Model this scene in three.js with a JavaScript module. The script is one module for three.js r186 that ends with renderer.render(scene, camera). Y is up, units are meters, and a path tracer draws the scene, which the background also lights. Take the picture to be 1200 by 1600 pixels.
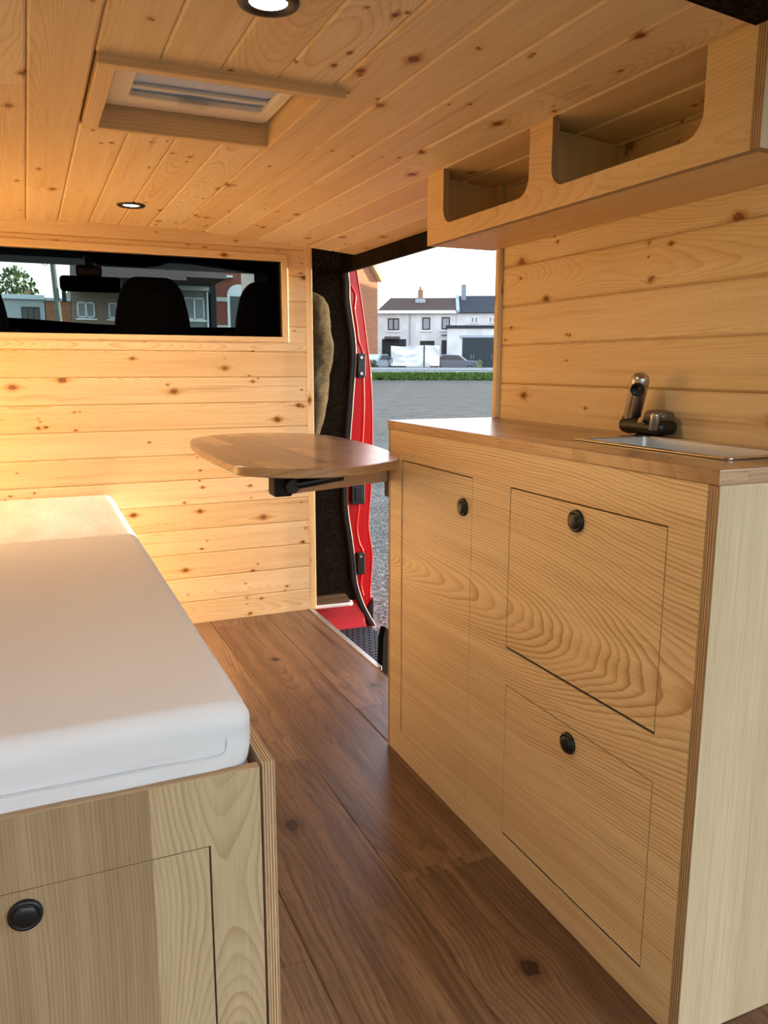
import * as THREE from 'three';
import { mergeGeometries } from 'three/addons/utils/BufferGeometryUtils.js';
import { RectAreaLightUniformsLib } from 'three/addons/lights/RectAreaLightUniformsLib.js';

// ---------------------------------------------------------------- camera, sky, sun, exposure
const scene = new THREE.Scene();
const renderer = new THREE.WebGLRenderer({ antialias: true });
renderer.toneMapping = THREE.LinearToneMapping;
renderer.toneMappingExposure = 1.62;
renderer.shadowMap.enabled = true;
RectAreaLightUniformsLib.init();

const camera = new THREE.PerspectiveCamera(65.496, 1200 / 1600, 0.02, 400);
camera.position.set(0, 0.92, 0);
camera.rotation.set(-0.18067, -0.41706, 0.00202, 'YXZ');

const SKY = 1.95;
{
  const W = 16, H = 256, data = new Float32Array(W * H * 4);
  const stops = [[-90, .20, .19, .18], [-3, .24, .23, .22], [0, 1.02, .98, .92], [7, .97, .99, 1.0], [18, .86, .95, 1.05], [45, .66, .82, 1.04], [90, .52, .71, 1.0]];
  for (let y = 0; y < H; y++) {
    const e = ((y + .5) / H - .5) * 180;
    let k = 0; while (k < stops.length - 2 && e > stops[k + 1][0]) k++;
    const t = Math.min(1, Math.max(0, (e - stops[k][0]) / (stops[k + 1][0] - stops[k][0])));
    for (let x = 0; x < W; x++) for (let c = 0; c < 4; c++) data[(y * W + x) * 4 + c] = c === 3 ? 1 : (stops[k][c + 1] * (1 - t) + stops[k + 1][c + 1] * t) * SKY;
  }
  const t = new THREE.DataTexture(data, W, H, THREE.RGBAFormat, THREE.FloatType);
  t.mapping = THREE.EquirectangularReflectionMapping; t.magFilter = THREE.LinearFilter; t.needsUpdate = true;
  scene.background = t;
}
const sun = new THREE.DirectionalLight(new THREE.Color().setRGB(1, .78, .50), 11.5);
sun.name = 'evening_sun';
sun.position.set(.9993 * 80, .030 * 80, .022 * 80);
sun.target.position.set(0, .9, -2.4); sun.position.add(sun.target.position);
sun.castShadow = true; sun.shadow.mapSize.set(2048, 2048);
Object.assign(sun.shadow.camera, { left: -60, right: 60, top: 40, bottom: -10, near: 1, far: 200 });
scene.add(sun, sun.target);
const LAMP_INTENSITY = .42, LAMP_COLOR = [1, .80, .56];

// ---------------------------------------------------------------- helpers
let seedState = 7;
const rnd = () => { seedState = (Math.imul(seedState, 1664525) + 1013904223) >>> 0; return seedState / 4294967296; };
const rr = (a, b) => a + (b - a) * rnd();
function hash(x, y, s) { let h = Math.imul(x, 374761393) + Math.imul(y, 668265263) + Math.imul(s, 2147483647); h = Math.imul(h ^ (h >>> 13), 1274126177); return ((h ^ (h >>> 16)) >>> 0) / 4294967296; }
function noise(x, y, s) {
  const ix = Math.floor(x), iy = Math.floor(y); let fx = x - ix, fy = y - iy;
  fx = fx * fx * (3 - 2 * fx); fy = fy * fy * (3 - 2 * fy);
  const a = hash(ix, iy, s), b = hash(ix + 1, iy, s), c = hash(ix, iy + 1, s), d = hash(ix + 1, iy + 1, s);
  return a + (b - a) * fx + (c - a + (a - b - c + d) * fx) * fy;
}
const fbm = (x, y, s) => noise(x, y, s) * .55 + noise(x * 2.1, y * 2.1, s + 11) * .28 + noise(x * 4.3, y * 4.3, s + 23) * .17;
const sstep = (a, b, x) => { const t = Math.min(1, Math.max(0, (x - a) / (b - a))); return t * t * (3 - 2 * t); };
const hex = (h) => [(h >> 16) & 255, (h >> 8) & 255, h & 255];
function makeTexture(data, W, H, srgb = true) {
  const t = new THREE.DataTexture(data, W, H, THREE.RGBAFormat, THREE.UnsignedByteType);
  t.magFilter = THREE.LinearFilter; t.minFilter = THREE.LinearMipmapLinearFilter; t.generateMipmaps = true;
  t.wrapS = t.wrapT = THREE.RepeatWrapping; if (srgb) t.colorSpace = THREE.SRGBColorSpace; t.needsUpdate = true;
  return t;
}

/* Wood seen along the grain. Each row of the texture is one board; lengths in metres.
   rings: growth lines per metre; knots: [u, v, radius, darkness]; cath: how the ring axis dives (arches). */
function woodTexture({ W, H, rows, len, wid, seed, row }) {
  const data = new Uint8Array(W * H * 4);
  for (let r = 0; r < rows; r++) {
    const o = row(r), y0 = Math.round(r * H / rows), y1 = Math.round((r + 1) * H / rows), s = seed + r * 101;
    const base = hex(o.base), late = hex(o.late), deep = hex(o.deep), knotC = hex(o.knotC ?? 0x5a3216), halo = hex(o.halo ?? o.late);
    for (let x = 0; x < W; x++) {
      const u = (x + .5) / W * len;
      const near = o.knots.filter((k) => Math.abs(u - k[0]) < k[2] * 9);
      const n1 = noise(u * 1.3, 3.1, s), n2 = noise(u * 4.1, 9.7, s + 3), wob = (noise(u * 7, 1.3, s + 5) - .5) * .006 * (o.wobble ?? 1);
      const axis = (o.axis ?? .5) * wid + (n1 - .5) * (o.sway ?? .03) + wob, dive = (o.diveAt ? o.diveAt(u) : o.dive + o.slope * u) + (n2 - .5) * (o.diveNoise ?? .02);
      for (let y = y0; y < y1; y++) {
        const v = (y - y0 + .5) / (y1 - y0) * wid;
        let vv = v, kd = 9, kk = null;
        for (const k of near) {
          const du = u - k[0], dv = v - k[1], rad = k[2];
          vv -= Math.exp(-du * du / (18 * rad * rad)) * .82 * rad * dv / Math.sqrt(dv * dv + rad * rad);
          const d = Math.hypot(du / 1.45, dv) / rad * (.8 + .45 * noise(u * 170, v * 170, s + 53));
          if (d < kd) { kd = d; kk = k; }
        }
        const f1 = noise(u * 22, vv * 900, s + 7), f2 = fbm(u * 5, vv * 160, s + 13), f3 = noise(u * 2.4, vv * 40, s + 17);
        let R = Math.sqrt((vv - axis) * (vv - axis) + dive * dive) * o.rings + f3 * (o.jitter ?? .5) + (fbm(u * 9, vv * 25, s + 29) - .5) * (o.ragged ?? .3);
        const cell = Math.floor(R), t = R - cell, w = .35 + .65 * hash(cell, 5, s);
        const lw = (t * t * t) * (1 - sstep(.9, 1, t)) * 1.35 * w * o.contrast;
        let tone = f2 * o.streak + (f1 - .5) * o.fibre + (f3 - .5) * (o.patch ?? .2);
        const pore = o.pores ? sstep(1 - o.pores, 1, noise(u * 30, vv * 1500, s + 41)) * .55 : 0;
        const mixLate = Math.min(1, Math.max(0, lw + tone)), mixDeep = Math.min(1, pore + (o.deepStreak ? sstep(.6, .95, fbm(u * 1.7, vv * 55, s + 47)) * o.deepStreak : 0));
        const i = (y * W + x) * 4;
        let hl = 0, kn = 0;
        let tail = 0;
        if (o.tails) for (const k of near) { const du = Math.abs(u - k[0]) / (k[2] * 9), dv = Math.abs(vv - k[1]) / (k[2] * (1.1 - .6 * Math.min(1, du))); if (du < 1 && dv < 1) tail = Math.max(tail, (1 - du) * (1 - dv) * k[3] * .75); }
        if (kk && kd < 3) { hl = (1 - sstep(1, 3, kd)) * .5 * kk[3]; kn = (1 - sstep(.82, 1.08, kd)) * kk[3] * (.82 + .18 * Math.sin(kd * 9)) + (1 - sstep(.06, .3, Math.abs(kd - 1))) * .35 * kk[3]; }
        for (let c = 0; c < 3; c++) {
          let q = base[c] + (late[c] - base[c]) * mixLate; q += (deep[c] - q) * mixDeep; q += (halo[c] - q) * Math.min(1, hl + tail); q += (knotC[c] - q) * Math.min(1, kn);
          data[i + c] = Math.max(0, Math.min(255, q));
        }
        data[i + 3] = 255;
      }
    }
  }
  return makeTexture(data, W, H);
}
const mat = (color, roughness, extra = {}) => new THREE.MeshPhysicalMaterial({ color, roughness, ...extra });

// ---- geometry
function applyFlat(g) { g.computeVertexNormals(); return g; }
/* Box between two corners with chamfered edges: 44 triangles. */
function cbox(x0, x1, y0, y1, z0, z1, b = .0012) {
  const c = [(x0 + x1) / 2, (y0 + y1) / 2, (z0 + z1) / 2], h = [(x1 - x0) / 2, (y1 - y0) / 2, (z1 - z0) / 2];
  b = Math.min(b, h[0] * .6, h[1] * .6, h[2] * .6);
  const P = (s, a) => [0, 1, 2].map((i) => s[i] * (h[i] - (i === a ? 0 : b)));
  const out = [];
  const tri = (p, q, r) => {
    const n = new THREE.Vector3().subVectors(new THREE.Vector3(...q), new THREE.Vector3(...p)).cross(new THREE.Vector3().subVectors(new THREE.Vector3(...r), new THREE.Vector3(...p)));
    const m = [0, 1, 2].map((i) => p[i] + q[i] + r[i]);
    if (n.x * m[0] + n.y * m[1] + n.z * m[2] < 0) [q, r] = [r, q];
    for (const v of [p, q, r]) out.push(v[0] + c[0], v[1] + c[1], v[2] + c[2]);
  };
  const quad = (p, q, r, s) => { tri(p, q, r); tri(p, r, s); };
  for (let a = 0; a < 3; a++) {
    const i = (a + 1) % 3, j = (a + 2) % 3;
    for (const s of [-1, 1]) {
      const S = (p, q) => { const v = [0, 0, 0]; v[a] = s; v[i] = p; v[j] = q; return v; };
      quad(P(S(-1, -1), a), P(S(1, -1), a), P(S(1, 1), a), P(S(-1, 1), a));
      for (const p of [-1, 1]) { const A = S(p, -1), B = S(p, 1); quad(P(A, a), P(B, a), P(B, i), P(A, i)); }
    }
  }
  for (const sx of [-1, 1]) for (const sy of [-1, 1]) for (const sz of [-1, 1]) { const s = [sx, sy, sz]; tri(P(s, 0), P(s, 1), P(s, 2)); }
  const g = new THREE.BufferGeometry(); g.setAttribute('position', new THREE.Float32BufferAttribute(out, 3));
  return applyFlat(g);
}
/* uv in texture lengths: u runs along the grain axis, v across it, chosen by the way each face points. */
function woodUV(g, grain, len, wid, u0 = 0, v0 = 0) {
  if (g.index) g = g.toNonIndexed();
  const p = g.attributes.position, uv = new Float32Array(p.count * 2), ax = { x: 0, y: 1, z: 2 }[grain];
  const a = new THREE.Vector3(), b = new THREE.Vector3(), c = new THREE.Vector3();
  for (let i = 0; i < p.count; i += 3) {
    a.fromBufferAttribute(p, i); b.fromBufferAttribute(p, i + 1); c.fromBufferAttribute(p, i + 2);
    const n = new THREE.Vector3().subVectors(b, a).cross(new THREE.Vector3().subVectors(c, a)), m = [Math.abs(n.x), Math.abs(n.y), Math.abs(n.z)];
    const dom = m[0] >= m[1] && m[0] >= m[2] ? 0 : m[1] >= m[2] ? 1 : 2;
    const ua = dom === ax ? (ax + 1) % 3 : ax, va = [0, 1, 2].find((k) => k !== dom && k !== ua);
    [a, b, c].forEach((q, k) => { const r = q.toArray(); uv[(i + k) * 2] = r[ua] / len + u0; uv[(i + k) * 2 + 1] = r[va] / wid + v0; });
  }
  g.setAttribute('uv', new THREE.BufferAttribute(uv, 2));
  return g;
}
/* Splits a board's triangles into faces (material 0) and edges (material 1, ply layers across the thickness). */
function plyBoard(g, axis, t0, thick, grain, len, wid, u0, v0) {
  g = woodUV(g, grain, len, wid, u0, v0);
  const ax = { x: 0, y: 1, z: 2 }[axis], p = g.attributes.position.array, n = p.length / 9, uv = g.attributes.uv.array;
  const faces = [], edges = [];
  for (let t = 0; t < n; t++) {
    const q = p.subarray(t * 9, t * 9 + 9);
    const e1 = [q[3] - q[0], q[4] - q[1], q[5] - q[2]], e2 = [q[6] - q[0], q[7] - q[1], q[8] - q[2]];
    const nn = [Math.abs(e1[1] * e2[2] - e1[2] * e2[1]), Math.abs(e1[2] * e2[0] - e1[0] * e2[2]), Math.abs(e1[0] * e2[1] - e1[1] * e2[0])];
    if (nn[ax] >= Math.max(...nn) * .9) faces.push(t);
    else {
      edges.push(t);
      const o = [0, 1, 2].filter((k) => k !== ax), dom = nn[o[0]] > nn[o[1]] ? 0 : 1, along = o[1 - dom];
      for (let k = 0; k < 3; k++) { uv[(t * 3 + k) * 2] = q[k * 3 + along] / .6; uv[(t * 3 + k) * 2 + 1] = (q[k * 3 + ax] - t0) / thick; }
    }
  }
  const order = [...faces, ...edges];
  for (const name of ['position', 'uv']) {
    const src = g.attributes[name].array, w = g.attributes[name].itemSize * 3, dst = new Float32Array(src.length);
    order.forEach((t, k) => dst.set(src.subarray(t * w, t * w + w), k * w));
    g.setAttribute(name, new THREE.BufferAttribute(dst, g.attributes[name].itemSize));
  }
  g.clearGroups(); g.addGroup(0, faces.length * 3, 0); g.addGroup(faces.length * 3, edges.length * 3, 1);
  return applyFlat(g);
}
/* Board with bevelled long edges, built along z from 0 to length; face looks along -y or +y. */
function plankGeo(length, width, thick, row, { rows = 14, len = 2.05, u0 = 0, flip = false, bev = .0035, face = -1 } = {}) {
  const h = width / 2 - .0003, prof = face < 0 ? [[-h, thick], [-h, bev], [-h + bev * 1.1, 0], [h - bev * 1.1, 0], [h, bev], [h, thick]] : [[-h, -thick], [-h, -bev], [-h + bev * 1.1, 0], [h - bev * 1.1, 0], [h, -bev], [h, -thick]];
  const pos = [], uv = [];
  const put = (p, z, v) => { pos.push(p[0], p[1], z); uv.push(u0 + (flip ? length - z : z) / len, (row + .03 + .94 * ((flip ? -p[0] : p[0]) / width + .5)) / rows); };
  const tri = (A, B, C) => { for (const [p, z] of [A, B, C]) put(p, z); };
  for (let i = 0; i < prof.length; i++) {
    const a = prof[i], b = prof[(i + 1) % prof.length];
    if (face < 0) { tri([a, 0], [b, 0], [b, length]); tri([a, 0], [b, length], [a, length]); } else { tri([a, 0], [b, length], [b, 0]); tri([a, 0], [a, length], [b, length]); }
  }
  for (let i = 1; i < prof.length - 1; i++) for (const z of [0, length]) {
    const fw = (z === 0) === (face < 0);
    fw ? tri([prof[0], z], [prof[i + 1], z], [prof[i], z]) : tri([prof[0], z], [prof[i], z], [prof[i + 1], z]);
  }
  const g = new THREE.BufferGeometry();
  g.setAttribute('position', new THREE.Float32BufferAttribute(pos, 3)); g.setAttribute('uv', new THREE.Float32BufferAttribute(uv, 2));
  return applyFlat(g);
}
const V3 = (a) => new THREE.Vector3(...a);
const tube = (pts, r, n = 40, k = 8, closed = false) => new THREE.TubeGeometry(new THREE.CatmullRomCurve3(pts.map(V3), closed, 'catmullrom', .4), n, r, k, closed);
const cyl = (r0, r1, h, n = 24) => new THREE.CylinderGeometry(r0, r1, h, n);
function extrude(pts, depth, { bevel = 0, holes = [], curve = 12 } = {}) {
  const s = Array.isArray(pts) ? new THREE.Shape(pts.map((p) => new THREE.Vector2(...p))) : pts;
  for (const h of holes) s.holes.push(Array.isArray(h) ? new THREE.Path(h.map((p) => new THREE.Vector2(...p))) : h);
  const g = new THREE.ExtrudeGeometry(s, { depth: depth - 2 * bevel, bevelEnabled: bevel > 0, bevelThickness: bevel, bevelSize: bevel, bevelOffset: -bevel, bevelSegments: 2, curveSegments: curve });
  return g.translate(0, 0, bevel);
}
const rrect = (x0, x1, y0, y1, r) => { const s = new THREE.Shape(); s.moveTo(x0 + r, y0); s.lineTo(x1 - r, y0); s.absarc(x1 - r, y0 + r, r, -Math.PI / 2, 0); s.lineTo(x1, y1 - r); s.absarc(x1 - r, y1 - r, r, 0, Math.PI / 2); s.lineTo(x0 + r, y1); s.absarc(x0 + r, y1 - r, r, Math.PI / 2, Math.PI); s.lineTo(x0, y0 + r); s.absarc(x0 + r, y0 + r, r, Math.PI, Math.PI * 1.5); return s; };
/* Soft box: dense near the edges, rounded, optionally moved by a function. */
function softBox(x0, x1, y0, y1, z0, z1, r, n, bump) {
  const g = new THREE.BoxGeometry(1, 1, 1, n[0], n[1], n[2]), p = g.attributes.position, c = [(x0 + x1) / 2, (y0 + y1) / 2, (z0 + z1) / 2], h = [(x1 - x0) / 2, (y1 - y0) / 2, (z1 - z0) / 2];
  const v = new THREE.Vector3();
  for (let i = 0; i < p.count; i++) {
    const q = [p.getX(i) * 2, p.getY(i) * 2, p.getZ(i) * 2].map((t, k) => { const m = Math.abs(t), e = Math.min(r, h[k]) / h[k], f = .55; return Math.sign(t) * h[k] * (m < f ? m / f * (1 - e) : 1 - e + (m - f) / (1 - f) * e); });
    const inn = q.map((t, k) => Math.max(-(h[k] - Math.min(r, h[k])), Math.min(h[k] - Math.min(r, h[k]), t)));
    v.set(q[0] - inn[0], q[1] - inn[1], q[2] - inn[2]);
    const L = v.length(); if (L > 1e-9) { const m = Math.max(Math.abs(v.x), Math.abs(v.y), Math.abs(v.z)); v.multiplyScalar(m / L); }
    let P = [c[0] + inn[0] + v.x, c[1] + inn[1] + v.y, c[2] + inn[2] + v.z];
    if (bump) P = bump(P);
    p.setXYZ(i, ...P);
  }
  g.computeVertexNormals();
  return g;
}
// ---- scene graph
const taken = {};
const numbered = (name) => { const n = taken[name] = (taken[name] ?? -1) + 1; return n ? `${name}_${String(n).padStart(3, '0')}` : name; };
function thing(name, label, category, at = [0, 0, 0], group) {
  const o = new THREE.Group(); o.name = numbered(name); o.position.set(...at); o.userData = { label, category }; if (group) o.userData.group = group;
  o.userData.at = at; scene.add(o); return o;
}
function structure(name, label, category, at = [0, 0, 0]) { const o = thing(name, label, category, at); o.name = name; o.userData.kind = 'structure'; return o; }
/* geometry given in world metres becomes a part of the thing */
function part(parent, name, geo, material, label) {
  const m = new THREE.Mesh(geo, material); m.name = name; m.castShadow = m.receiveShadow = true;
  let root = parent; while (root.parent && root.parent !== scene) root = root.parent;
  const at = root.userData.at ?? [0, 0, 0];
  geo.translate(-at[0], -at[1], -at[2]);
  if (label) m.userData.label = label;
  parent.add(m); return m;
}
const merged = (list) => mergeGeometries(list.map((g) => { const q = g.index ? g.toNonIndexed() : g; for (const k of Object.keys(q.attributes)) if (!['position', 'normal', 'uv'].includes(k)) q.deleteAttribute(k); if (!q.attributes.uv) q.setAttribute('uv', new THREE.Float32BufferAttribute(new Float32Array(q.attributes.position.count * 2), 2)); return q; }));

// ---------------------------------------------------------------- materials
const spruceRows = 14;
const spruceTex = woodTexture({
  W: 2048, H: 2044, rows: spruceRows, len: 2.05, wid: .092, seed: 51, row: (r) => {
    const knots = [], n = 7 + Math.floor(rnd() * 7);
    for (let i = 0; i < n; i++) {
      const u = rr(.03, 2.0), big = rnd() < .3;
      knots.push([u, rr(.006, .086), big ? rr(.0042, .0075) : rr(.0012, .0030), rr(.55, 1)]);
      if (rnd() < .45) knots.push([u + rr(-.02, .02), rr(.006, .086), rr(.0014, .004), rr(.5, .95)]);
    }
    const tones = [[0xefd6aa, 0xd3a970], [0xecd1a2, 0xcea266], [0xf1dab1, 0xd8b37b], [0xeacd9d, 0xca9c60]][r % 4];
    return { base: tones[0], late: tones[1], deep: 0xab7c4a, knotC: 0x6a3d1d, halo: 0xb57c3c, knots, rings: rr(260, 460), dive: rr(-.05, .05), slope: rr(-.05, .05), axis: rr(-.2, 1.2), contrast: rr(.4, .9), streak: .24, fibre: .2, jitter: .9, patch: .24, deepStreak: rnd() < .4 ? .45 : .14, tails: true };
  },
});
const spruce = mat(0xffffff, .5, { map: spruceTex, bumpMap: spruceTex, bumpScale: .0002, specularIntensity: .7 });
const oakRows = 6;
const floorTex = woodTexture({
  W: 2048, H: 1536, rows: oakRows, len: 2.05, wid: .207, seed: 301, row: (r) => {
    const K = [[[.30, .085, .012, 1], [1.35, .12, .007, .8]], [[.27, .10, .012, 1], [1.5, .06, .008, .9]], [[.75, .06, .008, .8], [1.62, .13, .008, .8]], [[.9, .11, .009, .9]], [[.25, .13, .007, .8], [1.2, .05, .010, .9]], [[.6, .1, .010, .9], [1.7, .1, .007, .7]]][r];
    const B = [[0x94704f, 0x664a31], [0x8b6849, 0x5e422b], [0x9c7858, 0x6f523a], [0x916d4d, 0x634730], [0xa4805e, 0x765940], [0x886244, 0x5a3d27]][r];
    return { base: B[0], late: B[1], deep: 0x4c3120, knotC: 0x2a180d, halo: 0x5a3a25, knots: K, rings: rr(80, 125), dive: rr(-.06, .0), slope: rr(.03, .07), axis: rr(.3, .7), contrast: .85, streak: .6, fibre: .5, jitter: 1.6, ragged: .8, patch: .7, pores: .3, deepStreak: .6, wobble: 2, sway: .05 };
  },
});
const floorOak = mat(new THREE.Color().setRGB(.88, .86, .84), .40, { map: floorTex, bumpMap: floorTex, bumpScale: .0003, specularIntensity: .8 });
const ashFrontTex = woodTexture({
  W: 2048, H: 1536, rows: 1, len: 1.02, wid: .80, seed: 811, row: () => ({ base: 0xeacd9e, late: 0xb08452, deep: 0x9c6d3d, knots: [], rings: 190, diveAt: (u) => .015 + .13 * u + .012 * Math.sin(u * 9), axis: .62, sway: .05, contrast: .85, streak: .16, fibre: .18, jitter: .5, ragged: 1.0, patch: .22, diveNoise: .02, wobble: 1.2 }),
});
const ashFront = mat(0xffffff, .42, { map: ashFrontTex, specularIntensity: .7 });
const ashTex = woodTexture({               // bed veneer straight, bed veneer arched, pale kitchen veneer
  W: 1536, H: 1536, rows: 3, len: 1.0, wid: .36, seed: 911, row: (r) => [
    { base: 0xa08a69, late: 0x7d6443, deep: 0x7d6341, knots: [], rings: 260, dive: .6, slope: .02, axis: 3.2, sway: .01, contrast: .5, streak: .34, fibre: .3, jitter: 1.6, ragged: .5, patch: .35, wobble: .6 },
    { base: 0xb6a17c, late: 0x8b704a, deep: 0x846a44, knots: [], rings: 185, diveAt: (u) => .02 + .05 * Math.abs(Math.sin(u * 4.6)), axis: .26, sway: .02, contrast: .65, streak: .2, fibre: .18, jitter: .8, ragged: .9, patch: .25, diveNoise: .02, wobble: 1.5 },
    { base: 0xd0b996, late: 0xa98d68, deep: 0xa98c63, knots: [], rings: 240, dive: .6, slope: .02, axis: 3.2, sway: .01, contrast: .55, streak: .3, fibre: .28, jitter: 1.4, ragged: .5, patch: .3, wobble: .6 }][r],
});
const ash = mat(0xffffff, .48, { map: ashTex, specularIntensity: .6 });
const ashShelfTex = woodTexture({
  W: 1024, H: 512, rows: 1, len: 1.0, wid: .4, seed: 977, row: () => ({ base: 0xe8c896, late: 0xc59a64, deep: 0xa87a46, knots: [], rings: 170, dive: -.04, slope: .12, axis: .3, sway: .03, contrast: .5, streak: .2, fibre: .16, jitter: .8, ragged: .6, patch: .2, diveNoise: .02, wobble: 1 }),
});
const ashShelf = mat(0xffffff, .48, { map: ashShelfTex, specularIntensity: .6 });
const blockTex = woodTexture({            // solid oak glued up from staves of uneven tone
  W: 1536, H: 1024, rows: 16, len: 1.0, wid: .045, seed: 1201, row: (r) => {
    const B = [[0xb48c61, 0x896344], [0x98714a, 0x6c4a30], [0xc19b70, 0x977150], [0xa67f57, 0x7d593b], [0x8a6442, 0x62432c]][(r * 7 + 3) % 5];
    return { base: B[0], late: B[1], deep: 0x5a3c24, knotC: 0x3a2111, knots: r % 3 ? [] : [[rr(.1, .9), rr(.01, .035), rr(.002, .004), .9]], rings: rr(120, 220), dive: rr(-.2, .2), slope: rr(-.1, .1), axis: rr(-1, 2), contrast: .6, streak: .45, fibre: .35, jitter: 1.5, patch: .4, pores: .2 };
  },
});
{ // the staves of a row change at staggered butt ends: shift pieces of each row
  const { data, width: W, height: H } = blockTex.image, copy = data.slice(), rowH = H / 16;
  for (let r = 0; r < 16; r++) {
    const c1 = Math.floor((.15 + .3 * hash(r, 1, 77)) * W), c2 = c1 + Math.floor((.3 + .25 * hash(r, 2, 77)) * W), src = (r * 5 + 7) % 16, src2 = (r * 3 + 2) % 16;
    for (let y = 0; y < rowH; y++) for (let x = 0; x < W; x++) {
      const s = x < c1 ? r : x < c2 ? src : src2, i = ((r * rowH + y) * W + x) * 4, j = ((s * rowH + y) * W + x) * 4;
      for (let c = 0; c < 3; c++) data[i + c] = copy[j + c];
    }
  }
}
const block = mat(0xffffff, .3, { map: blockTex, specularIntensity: 1, clearcoat: .5, clearcoatRoughness: .2 });
const plyTex = (() => {
  const W = 256, H = 64, d = new Uint8Array(W * H * 4);
  for (let y = 0; y < H; y++) for (let x = 0; x < W; x++) {
    const ply = y / H * 9, k = Math.floor(ply), glue = ply - k < .16 || ply - k > .9, dark = k % 2, n = noise(x / 6, y / 2.5, 5) * 26 + noise(x / 40, k * 7, 9) * 20;
    const c = glue ? [128, 96, 66] : dark ? [170, 132, 95] : [222, 194, 152], i = (y * W + x) * 4;
    for (let q = 0; q < 3; q++) d[i + q] = Math.max(0, c[q] - n + 10); d[i + 3] = 255;
  }
  return makeTexture(d, W, H);
})();
const plyEdge = mat(0xffffff, .65, { map: plyTex });
function speckle(W, fn, srgb = true) { const d = new Uint8Array(W * W * 4); for (let y = 0; y < W; y++) for (let x = 0; x < W; x++) { const c = fn(x, y), i = (y * W + x) * 4; d[i] = c[0]; d[i + 1] = c[1]; d[i + 2] = c[2]; d[i + 3] = 255; } return makeTexture(d, W, W, srgb); }
const weaveTex = speckle(512, (x, y) => { const a = 128 + 40 * Math.sin(x * Math.PI / 2) * Math.sin(y * Math.PI / 2) + (noise(x / 3, y / 3, 4) - .5) * 70 + (fbm(x / 40, y / 40, 8) - .5) * 60; return [a, a, a]; }, false);
const sheet = mat(new THREE.Color().setRGB(.66, .66, .655), .95, { bumpMap: weaveTex, bumpScale: .0004, sheen: .25, sheenColor: new THREE.Color(1, 1, 1), sheenRoughness: .6, specularIntensity: .3 });
const carpetTex = speckle(512, (x, y) => { const n = noise(x / 1.6, y / 1.6, 31), m = fbm(x / 30, y / 30, 37), v = 26 + n * 60 + m * 22; return [v * 1.04, v * .93, v * .72]; });
const carpet = mat(0xffffff, 1, { map: carpetTex, bumpMap: carpetTex, bumpScale: .003, specularIntensity: .1 });
const carpetDark = mat(0x8a8078, 1, { map: carpetTex, bumpMap: carpetTex, bumpScale: .003, specularIntensity: .1 });
const blackPlastic = mat(0x0d0d0e, .38), blackMatt = mat(0x0b0b0c, .75), rubber = mat(0x101113, .6), greyRubber = mat(0x2b2e31, .62);
const redPaint = mat(new THREE.Color().setRGB(.62, .004, .006), .4, { clearcoat: .6, clearcoatRoughness: .05, specularIntensity: .3 });
const redInner = mat(new THREE.Color().setRGB(.50, .006, .008), .45, { clearcoat: .15, clearcoatRoughness: .2, specularIntensity: .3 });
const chrome = mat(0xc9c9c7, .16, { metalness: 1 }), satin = mat(0xb9b8b4, .32, { metalness: 1 }), steel = mat(0xdfe2e4, .42, { metalness: .9 }), alu = mat(0xd4d3cf, .4, { metalness: .85 });
const cream = mat(0xe9dfcd, .45), blindMat = mat(0xc9ccd0, .9, { transmission: .35, thickness: 0 });
const cabBlack = mat(0x030303, .9, { specularIntensity: .15 }), seatFabric = mat(0x050506, .95, { specularIntensity: .3 });
const metresTex = (t, sx, sy) => { const c = t.clone(); c.repeat.set(sx, sy); c.needsUpdate = true; return c; };

// ---------------------------------------------------------------- setting: the van's shell
const XL = -.47, XR = 1.038, ZF = -2.812, ZR = -.60;
const roofY = (x) => { const a = Math.abs(x - .31); return 1.369 - (a > .2 ? .025 * Math.pow((a - .2) / .35, 1.15) : 0); };

// floor: oak planks
const floor = structure('floor', 'brown oak plank floor of the camper', 'floor');
part(floor, 'subfloor', merged([cbox(-.55, .945, -.06, -.0105, -2.86, -.56), cbox(.945, 1.12, -.06, -.0105, -2.12, -.56)]), mat(0x4a3a2c, .9));
{
  const pitch = .207, x0 = .345;
  const cuts = { '-4': [-2.1], '-3': [-1.5], '-2': [-2.2, -.9], '-1': [-1.06, -2.35], 0: [-1.69], 1: [-1.175, -2.735], 2: [-1.9] };
  const look = { '-1,0': [4, .3], '-1,1': [2, .1], '0,0': [0, .02], '0,1': [4, .5], '1,0': [1, .0], '1,1': [3, .25], '1,2': [2, .9], '2,0': [5, .2], '2,1': [2, .4] };
  for (let k = -4; k <= 2; k++) {
    const xa = x0 + k * pitch, xb = xa + pitch;
    const ends = [ZR + .02, ...(cuts[k] ?? []).slice().sort((a, b) => b - a), ZF - .02];
    for (let s = 0; s < ends.length - 1; s++) {
      const za = ends[s + 1], zb = ends[s] - .0006, [row, u0] = look[`${k},${s}`] ?? [(k + 9) % 6, rnd() * .5];
      let L = zb - za, wx0 = xa, wx1 = xb;
      if (k === 2) wx1 = s === 0 ? 1.1 : .93;
      let g = plankGeo(L, pitch, .0105, row, { rows: oakRows, u0, bev: .0016, face: 1 });
      if (k === 2) { const f = (wx1 - wx0) / pitch, p = g.attributes.position, uv = g.attributes.uv; for (let i = 0; i < p.count; i++) p.setX(i, (p.getX(i) + pitch / 2) * f - pitch / 2); g.computeVertexNormals(); }
      part(floor, 'plank', g.translate((xa + xb) / 2, 0, za), floorOak);
    }
  }
}
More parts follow.
